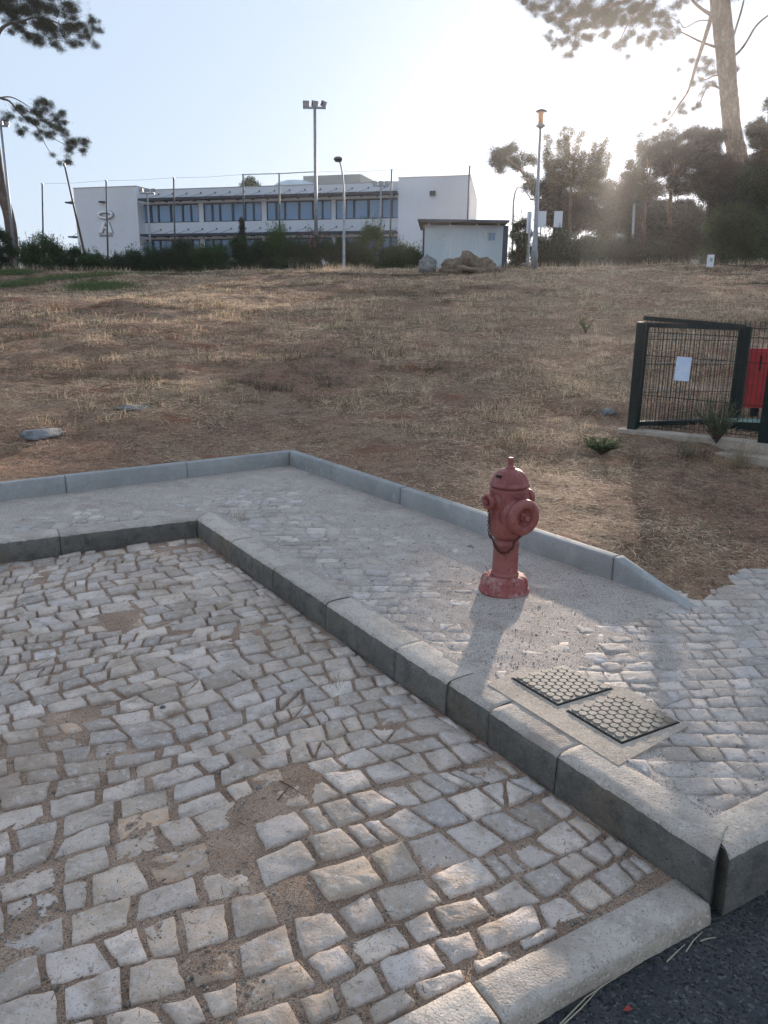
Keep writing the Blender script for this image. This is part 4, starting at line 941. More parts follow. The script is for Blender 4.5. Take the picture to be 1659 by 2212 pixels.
# lamp post on the right with amber lantern
g_ = on_slope(1153, 581); LY = g_.y; a = at(1167.5, 278, LY); root = empty('street_lamp', g_); tag(root, 'thick tapering lamp post with an amber lantern against the bright sky', 'street lamp')
MB().tube([g_ - Vector((0, 0, .1)), g_ + Vector((0, 0, .6)), g_.lerp(a, .14), g_.lerp(a, .15), g_.lerp(a, .5), a], [.12, .12, .118, .095, .072, .04], 12).build('shaft', M['steel'], root, smooth=True)
MB().lathe([(.05, 0), (.14, .06), (.17, .09), (.12, .13), (.10, .16)], 12, Matrix.Translation(a)).build('collar', M['steel'], root, smooth=True)
MB().lathe([(.09, .16), (.10, .5), (.09, .52)], 12, Matrix.Translation(a)).build('lantern_glass', M['lamp_glass'], root, smooth=True)
MB().lathe([(.20, .53), (.19, .56), (.06, .62)], 12, Matrix.Translation(a)).build('lamp_cap', M['steel'], root, smooth=True)
# far curved lamp
root = empty('street_lamp', (*at(1108, 560, 52).xy, gz(*at(1108, 560, 52).xy))); tag(root, 'far swan neck lamp curving over beside the shed', 'street lamp')
pts = [Vector(root.location)] + [at(x_, y_, 52) for x_, y_ in ((1108, 480), (1109, 440), (1114, 412), (1122, 404), (1134, 412), (1146, 428))]
limb(root, pts, [.07, .06, .05, .045, .04, .04, .04], 'shaft', 6, M['steel'])
MB().box(at(1149, 431, 52), (.3, .2, .1)).build('lamp_head', M['steel'], root)
# leaning pole at the left
a = at(139, 356, 31); b = on_slope(194, 588); root = empty('leaning_pole', b); tag(root, 'grey pole leaning to the left in front of the building corner', 'pole')
b2 = Vector((b.x - .06, b.y, b.z - .1)); MB().tube([b2, b2.lerp(a, .35), b2.lerp(a, .7), a], [.085, .075, .05, .028], 8).build('shaft', M['steel'], root, smooth=True)
MB().tube([b + Vector((.08, -.02, -.05)), b2.lerp(a, .33) + Vector((.06, -.05, 0))], [.022, .018], 6).build('brace', M['steel_pale'], root)
MB().box(a, (.07, .07, .1)).build('cap', M['post_dark'], root)
# white posts and signs on the right
def simple_post(px0, y0, px1, y1, Y, r, m, name, label, cat, group=None):
    a = at(px0, y0, Y); b = at(px1, y1, Y); b.z = min(b.z, gz(b.x, b.y)) - .05; root = empty(name, b); tag(root, label, cat, group); MB().tube([b, a], r, 8).build('shaft', m, root, smooth=True); return root, a, b
rt_, a, b = simple_post(1145, 457, 1141, 566, 40, .06, M['steel_pale'], 'pale_post', 'pale post standing just left of the thick lamp post', 'post')
MB().box((a.x - .02, a.y, a.z - .5), (.22, .04, 1.0)).build('sign_board', M['sign_white'], rt_)
for px_, lab, x0_, x1_ in ((1171, 'white sign board just right of the thick lamp post', 1162, 1180), (1207, 'white sign board standing before the dark trees, farther from the lamp post', 1199, 1216)):
    a = at(px_, 456, 44); b = at(px_, 491, 44); g2 = gz(a.x, a.y); root = empty('sign', (a.x, a.y, g2)); tag(root, lab, 'sign', 'white sign boards by the trees')
    w = (x1_ - x0_) / FOC * 44; MB().box((a.x, a.y, (a.z + b.z) / 2), (w, .05, a.z - b.z)).build('board', M['sign_white'], root); MB().box((a.x, a.y + .06, (a.z + g2) / 2 - .1), (.07, .06, a.z - g2 - .1)).build('leg', M['steel'], root)
a = at(1370, 452, 48); rt_, a, b = simple_post(1370, 440, 1369, 540, 48, .07, M['steel_pale'], 'pale_post', 'pale post among the dark trees right of the sign boards', 'post')
g_ = on_slope(1533, 577); root = empty('marker_post', g_); tag(root, 'small white marker post on the crest near the big pine', 'marker')
MB().box(up(g_, .2), (.2, .12, .42)).build('marker_body', M['sign_white'], root); MB().box(up(g_, .24) + Vector((0, -.064, 0)), (.10, .008, .14)).build('plate', M['pale_green'], root)
g_ = at(1135, 566, 42); g_.z = gz(g_.x, g_.y); root = empty('litter_bin', g_); tag(root, 'small dark litter bin between the shed and the lamp post', 'bin')
MB().lathe([(.20, 0), (.24, .62), (.25, .65)], 14, Matrix.Translation(g_)).build('body', M['post_dark'], root, smooth=True); MB().lathe([(.27, .65), (.27, .69), (.1, .75)], 14, Matrix.Translation(g_)).build('lid', M['steel'], root, smooth=True)

# ------------------------------------------------------------------ metal shed
SY = 40.0; shed = empty('shed', (*at(1000, 570, SY).xy, gz(*at(1000, 570, SY).xy))); tag(shed, 'pale metal shed with a tan overhanging roof and white scribbles behind the rocks', 'shed')
x0 = at(917, 520, SY).x; x1 = at(1086, 520, SY).x; zt_ = at(1000, 486, SY).z; zb_ = gz(4, SY) - .1
for k in range(8):
    xa = x0 + (x1 - x0) * k / 8; xb_ = x0 + (x1 - x0) * (k + 1) / 8
    MB().box(((xa + xb_) / 2, SY + .03 + (.002 if k % 2 else 0), (zt_ + zb_) / 2), (xb_ - xa - .003, .06, zt_ - zb_)).build('wall_panel', M['galv'], shed)
xs1 = at(1098, 520, SY + 3.0).x
prism(MB(), ccw([(x0, SY + .08), (x1, SY + .08), (x1 + .1, SY + 3), (x0 + .1, SY + 3)]), zb_, zt_).build('wall', M['louvre'], shed)
prism(MB(), ccw([(x1, SY + .02), (x1 + .27, SY + .08), (x1 + .5, SY + 3), (x1 + .1, SY + 3)]), zb_, zt_ - .002).build('side_wall', M['frame_blue'], shed)
zr0 = at(903, 474, SY - .9).z; xr0 = at(903, 474, SY - .9).x; xr1 = at(1100, 471, SY - .9).x
MB().add([(xr0, SY - .9, zr0 - .09), (xr1, SY - .9, zr0 - .09), (xr1, SY + 3.2, zt_ + .02), (xr0 + .3, SY + 3.2, zt_ + .02), (xr0, SY - .9, zr0), (xr1, SY - .9, zr0), (xr1, SY + 3.2, zr0), (xr0 + .3, SY + 3.2, zr0)], [(3, 2, 1, 0), (4, 5, 6, 7), (0, 1, 5, 4), (1, 2, 6, 5), (2, 3, 7, 6), (3, 0, 4, 7)]).build('roof', M['roof_tan'], shed)
MB().add([(xr0 - .02, SY - .93, zr0 - .10), (xr1 + .02, SY - .93, zr0 - .10), (xr1 + .02, SY - .93, zr0 + .02), (xr0 - .02, SY - .93, zr0 + .02), (xr0 - .02, SY - .905, zr0 - .10), (xr1 + .02, SY - .905, zr0 - .10), (xr1 + .02, SY - .905, zr0 + .02), (xr0 - .02, SY - .905, zr0 + .02)], [(0, 1, 2, 3), (7, 6, 5, 4), (0, 4, 5, 1), (1, 5, 6, 2), (2, 6, 7, 3), (3, 7, 4, 0)]).build('fascia', M['frame_blue'], shed)
MB().box((x0 - .05, SY - .02, (zt_ + zb_) / 2), (.09, .09, zt_ - zb_ - .01)).build('corner_post', M['frame_blue'], shed)
for px_ in (926, 972, 1030, 1077):
    p = at(px_, 484, SY - .3); MB().lathe([(.02, .16), (.03, 0), (.055, -.06), (.03, -.08)], 8, Matrix.Translation(p)).build('hook_lamp', M['letter_white'], shed)
p0_ = at(1055, 519, SY - .02); p1_ = at(1070, 503, SY - .02); cc = (p0_ + p1_) / 2
wo = MB().box((cc.x, SY - .015, cc.z), (p1_.x - p0_.x, .03, p1_.z - p0_.z)).build('window', M['glass'], shed)
fb_ = MB()
for dx in (-.5, 0, .5): fb_.box((cc.x + dx * (p1_.x - p0_.x), SY - .04, cc.z), (.035, .03, p1_.z - p0_.z))
for dz in (-.5, .5): fb_.box((cc.x, SY - .042, cc.z + dz * (p1_.z - p0_.z)), (p1_.x - p0_.x, .03, .035))
fb_.build('frame', M['steel_pale'], wo)
rl = random.Random(12); gr = MB()
def scrib(cx_, cy_, w, h, n_):
    for _ in range(n_):
        pts = []; x_ = cx_ + rl.uniform(-w, w); y_ = cy_ + rl.uniform(-h, h)
        for k in range(6): pts.append(Vector((at(x_, y_, SY).x, SY - .008, at(x_, y_, SY).z))); x_ += rl.uniform(-5, 5); y_ += rl.uniform(-5, 5)
        gr.tube(pts, .016, 4)
scrib(956, 512, 5, 5, 7); scrib(1046, 500, 9, 3, 5)
for x_, y0_, y1_ in ((965, 520, 540), (972, 525, 560), (1028, 525, 558), (1043, 515, 530), (1036, 500, 512)): gr.tube([Vector((at(x_, y0_, SY).x, SY - .008, at(x_, y0_, SY).z)), Vector((at(x_, y1_, SY).x, SY - .008, at(x_, y1_, SY).z))], .010, 4)
tag(gr.build('graffiti', M['letter_white'], shed), kind='stuff')

# ------------------------------------------------------------------ rocks and mounds
def rock(name, c, r, m, label, cat, seed, group=None, sub=3, rough=.28, parent=None):
    import bmesh
    bm = bmesh.new(); bmesh.ops.create_icosphere(bm, subdivisions=sub, radius=1)
    from mathutils import noise
    for v in bm.verts:
        d_ = noise.fractal(v.co * 1.3 + Vector((seed, 0, 0)), 1.0, 2.0, 4) * rough; v.co = v.co * (1 + d_)
        v.co = Vector((v.co.x * r[0], v.co.y * r[1], v.co.z * r[2]))
    me = bpy.data.meshes.new(name); bm.to_mesh(me); bm.free(); me.materials.append(m); me.polygons.foreach_set('use_smooth', [True] * len(me.polygons))
    o = link(name, me, parent, c)
    if label: tag(o, label, cat, group)
    return o
g_ = on_slope(922, 588); rock('boulder', g_ + Vector((0, 0, .2)), (.32, .3, .34), M['rock'], 'grey boulder on the crest in front of the shed corner', 'boulder', 1)
g_ = on_slope(1010, 590); md = empty('earth_mound', g_); tag(md, 'lumpy heap of dry earth and clods in front of the metal shed', 'mound')
for i, (px_, py_, rx_, rz2) in enumerate(((985, 578, .50, .30), (1015, 574, .45, .40), (1042, 580, .5, .33), (1010, 563, .2, .22), (1000, 585, .8, .22), (1050, 587, .6, .2), (1024, 566, .18, .2))):
    p = at(px_, py_, g_.y + .3); o = rock('clod', p - md.location, (rx_, rx_ * .8, rz2), M['earth_mound'], None, None, 20 + i, sub=3, rough=.45, parent=md)
g_ = on_slope(95, 938); rock('flat_stone', g_ + Vector((0, 0, -.01)), (.17, .24, .06), M['pale_rock'], 'pale flat stone lying in the dark grass above the outer kerb', 'stone', 33, rough=.35)
g_ = on_slope(1312, 895); rock('field_stone', g_, (.10, .10, .05), M['pale_rock'], 'small pale stone left of the thick fence post', 'stone', 34)
g_ = on_slope(290, 880); rock('field_stone', g_ - Vector((0, 0, .01)), (.2, .2, .03), M['pale_rock'], 'dull flat stone half buried right of the larger flat stone', 'stone', 35, rough=.5)
g_ = on_slope(1390, 560)

# ------------------------------------------------------------------ hedge of shrubs behind the crest
def shrub(px, w, ytop, Y, col, label, name='shrub', group='shrubs of the hedge below the building', size=.09, dens=1.0, flowers=False, ybase=578, upright=False):
    c0_ = at(px, ybase, Y); g0_ = gz(c0_.x, Y); top = at(px, ytop, Y).z; hw = w / 2 / FOC * Y; root = empty(name, (c0_.x, Y, g0_)); tag(root, label, 'shrub', group)
    H = (top - g0_) * 1.12; cs = []; rs = []; per = []; rr = random.Random(int(px * 7 + ytop))
    nb = int(16 + w / 5)
    for i in range(nb):
        fx = rr.uniform(-.85, .85); hh = rr.uniform(.15, .92) * (1 - .35 * abs(fx) ** 2)
        r = rr.uniform(.22, .38) * min(hw * 1.1, H * .7)
        cs.append((c0_.x + fx * hw * .85, Y + rr.uniform(-.6, .6), g0_ + H * hh - (r * .4 if hh > .6 else 0))); rs.append((r, r, r * (1.3 if upright else .9))); per.append(int(95 * dens))
    leaves('crown', cs, rs, per, size, col, M['leaf'], root, thin=.8 if not upright else .5, shell=.3)
    st = MB()
    for i in range(5):
        e = cs[rr.randrange(nb)]; st.tube([(c0_.x + rr.uniform(-.2, .2) * hw, Y, g0_ - .05), e], [.03, .012], 5)
    st.build('stem', M['twig'], root)
    # upward shoots that make the outline ragged
    n_ = int(60 * dens * w / 60) + 25; ux = c0_.x + rng.uniform(-.95, .95, n_) * hw; uy = Y + rng.uniform(-.5, .5, n_)
    uz = g0_ + H * rng.uniform(.5, .95, n_) * (1 - .3 * np.abs((ux - c0_.x) / hw) ** 2); K = 12
    hgt = rng.uniform(.15, .45, n_) * (1.6 if upright else 1); tt = rng.uniform(0, 1, (n_, K)); lean = rng.normal(0, .25, (n_, 2))
    PX = ux[:, None] + tt * hgt[:, None] * lean[:, :1]; PY = uy[:, None] + tt * hgt[:, None] * lean[:, 1:]; PZ = uz[:, None] + tt * hgt[:, None]
    P_ = np.stack([PX.ravel(), PY.ravel(), PZ.ravel()], 1); nn = len(P_)
    o = blades('shoots', P_, rng.uniform(.07, .15, nn), np.full(nn, .028), rng.uniform(0, 6.28, nn), rng.uniform(.2, 1.2, nn), np.array(col)[None] * rng.uniform(.7, 1.6, (nn, 1)), M['leaf'], .2, root)
    o.matrix_parent_inverse = parent_matrix(root).inverted()
    if flowers:
        fcs = [(c0_.x + rr.uniform(-.8, .8) * hw, Y - .5, g0_ + H * rr.uniform(.6, .98)) for _ in range(16)]
        leaves('blossom', fcs, [.09] * 16, [3] * 16, .05, (.55, .25, .28), M['leaf'], root)
    return root
G1 = (.048, .092, .030); G2 = (.036, .068, .026); G3 = (.06, .115, .03); G4 = (.045, .066, .034)
hedge = [(5, 60, 495, 44, G2, 'dark shrub at the left edge behind the pine trunk'), (95, 105, 508, 44, G1, 'wide bush between the pine trunk and the leaning pole'), (165, 60, 535, 44, G2, 'low dark bush behind the leaning pole'), (205, 50, 543, 43.5, G1, 'low bush right of the leaning pole'),
         (250, 60, 551, 43, G4, 'lowest greyish bush beneath the emblem'), (318, 100, 533, 44, G2, 'dark bush below the left end of the sunshade'), (393, 80, 518, 44, G4, 'tall greyish bush in front of the first windows'), (457, 84, 522, 43.6, G1, 'bush in front of the second window group'),
         (523, 60, 511, 44, G2, 'dark bush around the foot of the cypress'), (560, 50, 518, 43.4, G4, 'bush right of the cypress'), (602, 62, 490, 44, G3, 'tall bright green bush left of the floodlight mast'), (645, 56, 512, 43.6, G2, 'bush at the foot of the floodlight mast'),
         (682, 80, 501, 44.3, G4, 'oleander with pink flowers behind the floodlight mast'), (735, 60, 509, 43.6, G2, 'dark bush behind the oval headed lamp'), (776, 60, 515, 44.5, G1, 'bush just right of the oval headed lamp'), (803, 50, 472, 44, G3, 'tallest bright green bush with upright shoots'),
         (850, 64, 516, 43.6, G1, 'rounded bush below the right end of the sunshade'), (890, 52, 529, 43, G1, 'rounded green bush touching the shed corner')]
for i, (px, w, yt, Y, col, lab) in enumerate(hedge):
    shrub(px, w, yt + 6, Y, col, lab, flowers='oleander' in lab, upright='upright' in lab or 'bright green' in lab, dens=1.15)
# cypress
c = at(525, 575, 45.5); root = empty('cypress', (c.x, 45.5, gz(c.x, 45.5))); tag(root, 'small dark pointed cypress rising from the hedge before the windows', 'cypress tree')
H = at(525, 466, 45.5).z - root.location.z; cs = [(c.x, 45.5, root.location.z + H * f) for f in np.linspace(.12, .9, 9)]; rs = [(.24 * (1 - f) + .05, .24 * (1 - f) + .05, .26) for f in np.linspace(.05, .9, 9)]
leaves('crown', cs, rs, [170] * 9, .055, (.022, .035, .022), M['needle'], root, shell=.2); MB().tube([(c.x, 45.5, root.location.z - .05), (c.x, 45.5, root.location.z + H)], [.06, .01], 6).build('trunk', M['bark'], root)
# tree seen over the roof
c = at(539, 391, 92); root = empty('tree', (c.x, 92, 2)); tag(root, 'small round tree top showing over the roof of the building', 'tree'); MB().tube([(c.x, 92, 2), (c.x, 92, c.z)], [.25, .12], 7).build('trunk', M['bark'], root)
leaves('crown', [(c.x, 92, c.z - .3), (c.x + .6, 92, c.z - .6), (c.x - .5, 92, c.z - .7)], [.8, .6, .6], [220, 150, 150], .14, G2, M['leaf'], root)

# ------------------------------------------------------------------ pines
def z1(x, y): return (x * .3418, y * .3418)
def z3(x, y): return (1037 + x * .375, y * .375)
# left pine
LP = 30.5; b = on_slope(33, 584); LP = b.y
root = empty('pine_tree', b); tag(root, 'leaning pine at the left edge with two dark foliage branches reaching over', 'pine tree')
tr = [(90, 1710, 33), (76, 1500, 31), (52, 1350, 31), (22, 1250, 28), (2, 1130, 24), (-14, 1000, 22), (-40, 800, 20), (-60, 500, 18), (-55, 250, 15), (-30, 100, 12)]
limb(root, [at(*z1(x_, y_), LP) for x_, y_, _ in tr], [w_ * .3418 / FOC * LP for _, _, w_ in tr], 'trunk', 10)
limb(root, [at(*z1(x_, y_), LP) for x_, y_ in ((-57, 320), (0, 195), (60, 150), (130, 140), (220, 110), (330, 130), (470, 200))], [.16, .13, .10, .07, .05, .04, .02])
limb(root, [at(*z1(x_, y_), LP) for x_, y_ in ((-60, 560), (0, 618), (60, 640), (130, 720), (230, 800), (330, 870), (440, 930))], [.10, .085, .07, .05, .035, .025, .015])
limb(root, [at(*z1(x_, y_), LP) for x_, y_ in ((-10, 620), (60, 612), (130, 640), (190, 680))], [.05, .045, .035, .02])
limb(root, [at(*z1(x_, y_), LP) for x_, y_ in ((230, 800), (290, 920), (340, 990), (400, 1035))], [.03, .022, .016, .01])
c1 = [(0, 60, 90), (70, 80, 80), (170, 50, 100), (280, 50, 110), (380, 20, 90), (150, 190, 70), (260, 170, 100), (370, 190, 90), (460, 170, 70), (540, 230, 60), (595, 130, 36), (610, 190, 32), (350, 280, 45), (450, 270, 50), (250, 250, 50), (110, 160, 50), (30, -60, 120), (200, -80, 120), (610, 285, 22), (430, 95, 60), (510, 160, 40), (180, 230, 40)]
c2 = [(60, 740, 36), (30, 770, 26), (140, 700, 60), (220, 700, 70), (280, 650, 34), (310, 660, 28), (200, 770, 60), (290, 770, 66), (370, 740, 42), (130, 830, 34), (390, 800, 44), (300, 850, 44), (420, 850, 30), (470, 900, 46), (530, 890, 36), (440, 950, 40), (520, 950, 30), (420, 1020, 20), (440, 1030, 18), (380, 1030, 15), (330, 980, 14), (230, 850, 30), (390, 720, 24)]
cl = [(*z1(x_, y_), r_ * .3418) for x_, y_, r_ in c1 + c2]
cs, rs = px_blobs(cl, LP, jy=.7); per = [int(30 + 1.5 * q[2] ** 2) for q in cl]
cs, rs, per = split_blobs(cs, rs, per, 10, 5)
leaves('foliage', cs, rs, per, .085, (.026, .036, .014), M['needle'], root, thin=.42, shell=.0, var=.6)
# right pine
b = on_slope(1632, 572); RP = b.y; root = empty('pine_tree', b); tag(root, 'tall pine at the right with a thick curved trunk and a crown above the frame', 'pine tree')
tr = [(1634, 575, 27), (1628, 540, 24), (1613, 450, 21), (1604, 390, 20), (1594, 338, 19), (1582, 285, 17), (1577, 230, 17), (1573, 187, 17), (1567, 112, 17.5), (1559, 37, 18), (1555, 0, 18), (1548, -90, 16), (1540, -200, 14), (1520, -330, 11), (1490, -430, 7)]
limb(root, [at(x_, y_, RP) for x_, y_, _ in tr], [w_ / FOC * RP for _, _, w_ in tr], 'trunk', 14)
for path, rad in ((((1340, 60), (1322, 130), (1285, 250), (1245, 370), (1200, 520), (1140, 610), (1095, 680), (1040, 710)), (13, 11, 10, 9, 6, 4, 3, 2)),
                  (((1370, 275), (1330, 262), (1270, 240), (1200, 205), (1150, 180)), (8, 6, 5, 4, 2)), (((1340, 90), (1290, 60), (1240, 20), (1210, -20)), (10, 8, 7, 5)),
                  (((1440, 330), (1480, 310), (1530, 250), (1590, 150), (1659, 90), (1720, 60)), (8, 6, 5.5, 5, 4, 3)), (((1440, 230), (1458, 210), (1475, 160), (1500, 80), (1520, 0), (1535, -80)), (8, 6, 5, 5, 4, 3)),
                  (((1390, 515), (1350, 495), (1310, 500), (1280, 560), (1262, 610)), (7, 5, 4, 3, 2)), (((1380, 430), (1340, 440), (1290, 460), (1250, 440)), (5, 4, 3, 2)),
                  (((1340, 120), (1260, 120), (1180, 160), (1150, 130), (1080, 90)), (4, 3, 3, 2, 2)),
                  (((1350, -250), (1200, -160), (1000, -60), (800, 20), (600, 80), (430, 130)), (16, 14, 12, 9, 6, 3)), (((1000, -60), (900, 60), (840, 160), (800, 250)), (7, 5, 3, 2)), (((600, 80), (560, 180), (530, 300)), (4, 3, 2))):
    limb(root, [at(*z3(x_, y_), RP + 0.0) for x_, y_ in path], [r_ * .375 / FOC * RP for r_ in rad])
cr = [(250, 10, 34), (300, 30, 48), (360, 40, 55), (400, 110, 40), (450, 60, 60), (470, 150, 55), (520, 90, 60), (560, 170, 55), (600, 60, 70), (640, 140, 60), (700, 60, 80), (740, 130, 60), (790, 60, 80), (830, 120, 60), (880, 60, 75), (940, 110, 60), (980, 50, 70), (1040, 90, 55), (1090, 140, 45), (1060, 210, 40), (1120, 190, 32), (480, 240, 35), (540, 250, 34), (400, 215, 30), (600, 210, 34), (520, 320, 26), (490, 325, 18), (640, 220, 26), (720, 195, 30), (800, 265, 28), (850, 325, 14), (830, 240, 20), (870, 190, 34), (920, 230, 28), (980, 240, 34), (1000, 190, 34), (560, 260, 26), (430, 260, 20), (1140, 20, 50),
      (1290, 340, 24), (1330, 360, 26), (1310, 400, 24), (1260, 400, 20), (1220, 350, 15), (1340, 420, 22), (1270, 460, 22), (1230, 480, 18), (1300, 500, 20), (1340, 480, 20), (1270, 540, 16), (1260, 600, 22), (1230, 630, 12), (1160, 610, 20), (1180, 650, 16), (1120, 570, 10), (1060, 690, 14), (1010, 715, 14), (1100, 720, 12), (1145, 400, 8), (1480, 400, 12), (1150, 640, 14), (1090, 650, 10)]
top = [(300 + 110 * i, -90 + 30 * math.sin(i), 95) for i in range(12)] + [(500 + 160 * i, -250, 120) for i in range(8)]
cl = [(*z3(x_, y_), r_ * .375) for x_, y_, r_ in cr + top]
cs, rs = px_blobs(cl, RP, jy=1.2); per = [int(24 + 1.4 * q[2] ** 2) for q in cl]
cs, rs, per = split_blobs(cs, rs, per, 10, 6)
leaves('foliage', cs, rs, per, .085, (.055, .045, .026), M['needle'], root, thin=.45, shell=.0, var=.6)

# ------------------------------------------------------------------ wood on the right
def blob_tree(name, label, cat, pxs, Y, col, trunk, size=.10, dens=1.0, m='leaf', thin=.7, group='trees beyond the crest on the right', shell=.2, jy=1.5, tw=.12):
    base = at(*trunk[0], Y); g0_ = gz(base.x, Y); root = empty(name, (base.x, Y, g0_)); tag(root, label, cat, group)
    pts = [Vector((base.x, Y, g0_ - .1))] + [at(*q, Y) for q in trunk[1:]]; n_ = len(pts)
    limb(root, pts, [tw * (1 - .65 * i / (n_ - 1)) for i in range(n_)], 'trunk', 8)
    cs, rs = px_blobs(pxs, Y, jy=jy); per = [max(8, int(dens * (q[2] * (q[3] if len(q) > 3 else q[2] * .8)) * .55)) for q in pxs]
    for i in range(0, len(cs), 3):
        a = pts[-1].lerp(pts[max(0, n_ - 2)], random.random()); limb(root, [a, a.lerp(Vector(cs[i]), .55) + Vector((0, 0, .15)), Vector(cs[i])], [tw * .3, tw * .2, .015], 'branch', 5)
    cs, rs, per = split_blobs(cs, rs, [int(p * 1.5) for p in per], 9, 7)
    leaves('foliage', cs, rs, per, size, col, M[m], root, thin=thin, shell=.0, var=.6)
    return root
def B(*l): return [(*z3(q[0], q[1]), *[v * .375 for v in q[2:]]) for q in l]
blob_tree('pine_tree', 'small umbrella pine with an open leaning crown left of the lamp post', 'pine tree', B((90, 900, 38), (150, 870, 50), (130, 940, 45), (190, 930, 50), (180, 850, 30), (120, 980, 26), (240, 900, 22), (280, 920, 34), (310, 935, 24), (270, 1010, 24), (300, 1050, 34), (270, 1080, 26), (310, 1110, 30), (70, 930, 24), (210, 960, 26)), 58, (.055, .058, .035), [z3(335, 1400), z3(325, 1200), z3(300, 1100), z3(250, 1000), z3(180, 930)], .13, 1.3, 'needle', .6, tw=.14, jy=.8)
feath = []
rr = random.Random(3)
for sx, sy, ex, ey in ((420, 1040, 390, 790), (430, 1040, 480, 740), (470, 1040, 520, 760), (520, 1050, 575, 770), (540, 1060, 600, 880), (600, 1060, 650, 830), (620, 1080, 725, 800), (660, 1080, 745, 900), (440, 1060, 370, 900), (500, 1060, 500, 800), (580, 1080, 700, 870)):
    for k in range(9):
        t_ = k / 8; feath.append((sx + (ex - sx) * t_ + rr.uniform(-12, 12), sy + (ey - sy) * t_, 30 - 16 * t_, 34 - 14 * t_))
blob_tree('leafy_tree', 'feathery upright tree right of the lamp post with the sky showing through', 'tree', B(*feath), 50, (.10, .085, .05), [z3(520, 1450), z3(520, 1200), z3(530, 1000), z3(540, 900)], .10, .8, 'leaf', .6, shell=.1)
low = [(rr.uniform(360, 760), rr.uniform(1060, 1330), rr.uniform(35, 60)) for _ in range(60)]
blob_tree('leafy_tree', 'dark dense tree mass behind the white sign boards', 'tree', B(*low), 53, (.050, .045, .035), [z3(430, 1450), z3(430, 1250), z3(450, 1100)], .13, 1.0, 'leaf', .8)
def umb(cx, cy, w, h, n_, r0=28, r1=48, seed=1):
    rq = random.Random(seed); out = []
    for _ in range(n_):
        a = rq.uniform(0, 6.28); q = math.sqrt(rq.random()); out.append((cx + w * q * math.cos(a), cy + h * q * math.sin(a), rq.uniform(r0, r1), rq.uniform(r0, r1) * .62))
    return out
blob_tree('pine_tree', 'broad umbrella pine with the highest crown, left of the big curved trunk', 'pine tree', B(*umb(1190, 830, 220, 90, 40, seed=4), *umb(1230, 980, 220, 90, 34, seed=5), *umb(1150, 1100, 160, 70, 14, seed=15)), 48, (.060, .045, .040), [z3(1100, 1440), z3(1095, 1200), z3(1110, 1050), z3(1160, 930)], .10, 1.2, 'needle', .6, tw=.15)
blob_tree('pine_tree', 'umbrella pine lower and farther left, beside the sun gap', 'pine tree', B(*umb(985, 930, 130, 100, 26, seed=6), *umb(930, 1070, 130, 70, 22, seed=7), (960, 820, 26), (920, 780, 16), (1010, 800, 26), (1060, 770, 24)), 50, (.062, .048, .040), [z3(945, 1440), z3(950, 1200), z3(960, 1080), z3(985, 950)], .10, 1.0, 'needle', .6, tw=.14)
blob_tree('pine_tree', 'pine filling the space between the broad umbrella pine and the curved trunk', 'pine tree', B(*umb(1370, 1000, 110, 120, 34, seed=8), *umb(1350, 880, 80, 60, 14, seed=18)), 51, (.055, .044, .038), [z3(1290, 1440), z3(1300, 1250), z3(1340, 1100)], .11, 1.1, 'needle', .6, tw=.14)
blob_tree('pine_tree', 'dark pine at the right edge behind the curved trunk', 'pine tree', B(*umb(1640, 800, 90, 110, 34, seed=9), *umb(1630, 960, 90, 80, 20, seed=10), (1660, 620, 24), (1650, 590, 16)), 46, (.045, .040, .028), [z3(1640, 1440), z3(1640, 1200), z3(1640, 1000)], .10, 1.4, 'needle', .6, tw=.16)
mid1 = [(rr.uniform(700, 1010), rr.uniform(1110, 1400), rr.uniform(36, 60)) for _ in range(40)]
blob_tree('leafy_tree', 'dark tree below the sun gap between the two pine groups', 'tree', B(*mid1, (720, 1080, 34), (850, 1090, 34)), 55, (.050, .045, .038), [z3(700, 1450), z3(705, 1250), z3(760, 1120)], .13, 1.0, 'leaf', .8)
mid2 = [(rr.uniform(980, 1290), rr.uniform(1160, 1430), rr.uniform(36, 60)) for _ in range(40)]
blob_tree('leafy_tree', 'dark undergrowth tree beneath the broad umbrella pine', 'tree', B(*mid2), 56, (.045, .040, .035), [z3(1180, 1450), z3(1180, 1300), z3(1150, 1230)], .13, 1.0, 'leaf', .8)
mid3 = [(rr.uniform(1280, 1500), rr.uniform(1040, 1400), rr.uniform(40, 66)) for _ in range(36)]
blob_tree('leafy_tree', 'dense dark tree left of the curved trunk behind the green bush', 'tree', B(*mid3), 49, (.045, .042, .034), [z3(1380, 1450), z3(1380, 1300), z3(1390, 1150)], .13, 1.1, 'leaf', .8)
mid4 = [(rr.uniform(1530, 1700), rr.uniform(1000, 1440), rr.uniform(40, 66)) for _ in range(36)]
blob_tree('leafy_tree', 'dense green tree at the right edge low beside the curved trunk', 'tree', B(*mid4), 44, (.040, .055, .030), [z3(1640, 1460), z3(1640, 1300), z3(1640, 1150)], .12, 1.1, 'leaf', .8)
for q in ((1195, 95, 498, 41, G4, 'grey green bush right of the thick lamp post', ), (1262, 90, 505, 40, G4, 'rounded bush in the middle of the right hedge'), (1330, 100, 507, 41, (.05, .055, .035), 'rounded bush right of the pale post'), (1405, 90, 520, 40, (.05, .05, .035), 'low bush on the crest below the pines'),
          (1470, 80, 470, 42, (.05, .042, .035), 'dark purplish bush left of the large green bush'), (1570, 130, 445, 36, (.065, .085, .035), 'large green bush in front of the curved pine trunk'), (1650, 70, 480, 38, (.05, .07, .035), 'bush at the right edge beside the pine foot'), (1120, 50, 470, 46, G2, 'dark bush beside the shed')):
    shrub(q[0], q[1], q[2] + 6, q[3], q[4], q[5], group='bushes on the crest at the right', dens=1.5, ybase=570)

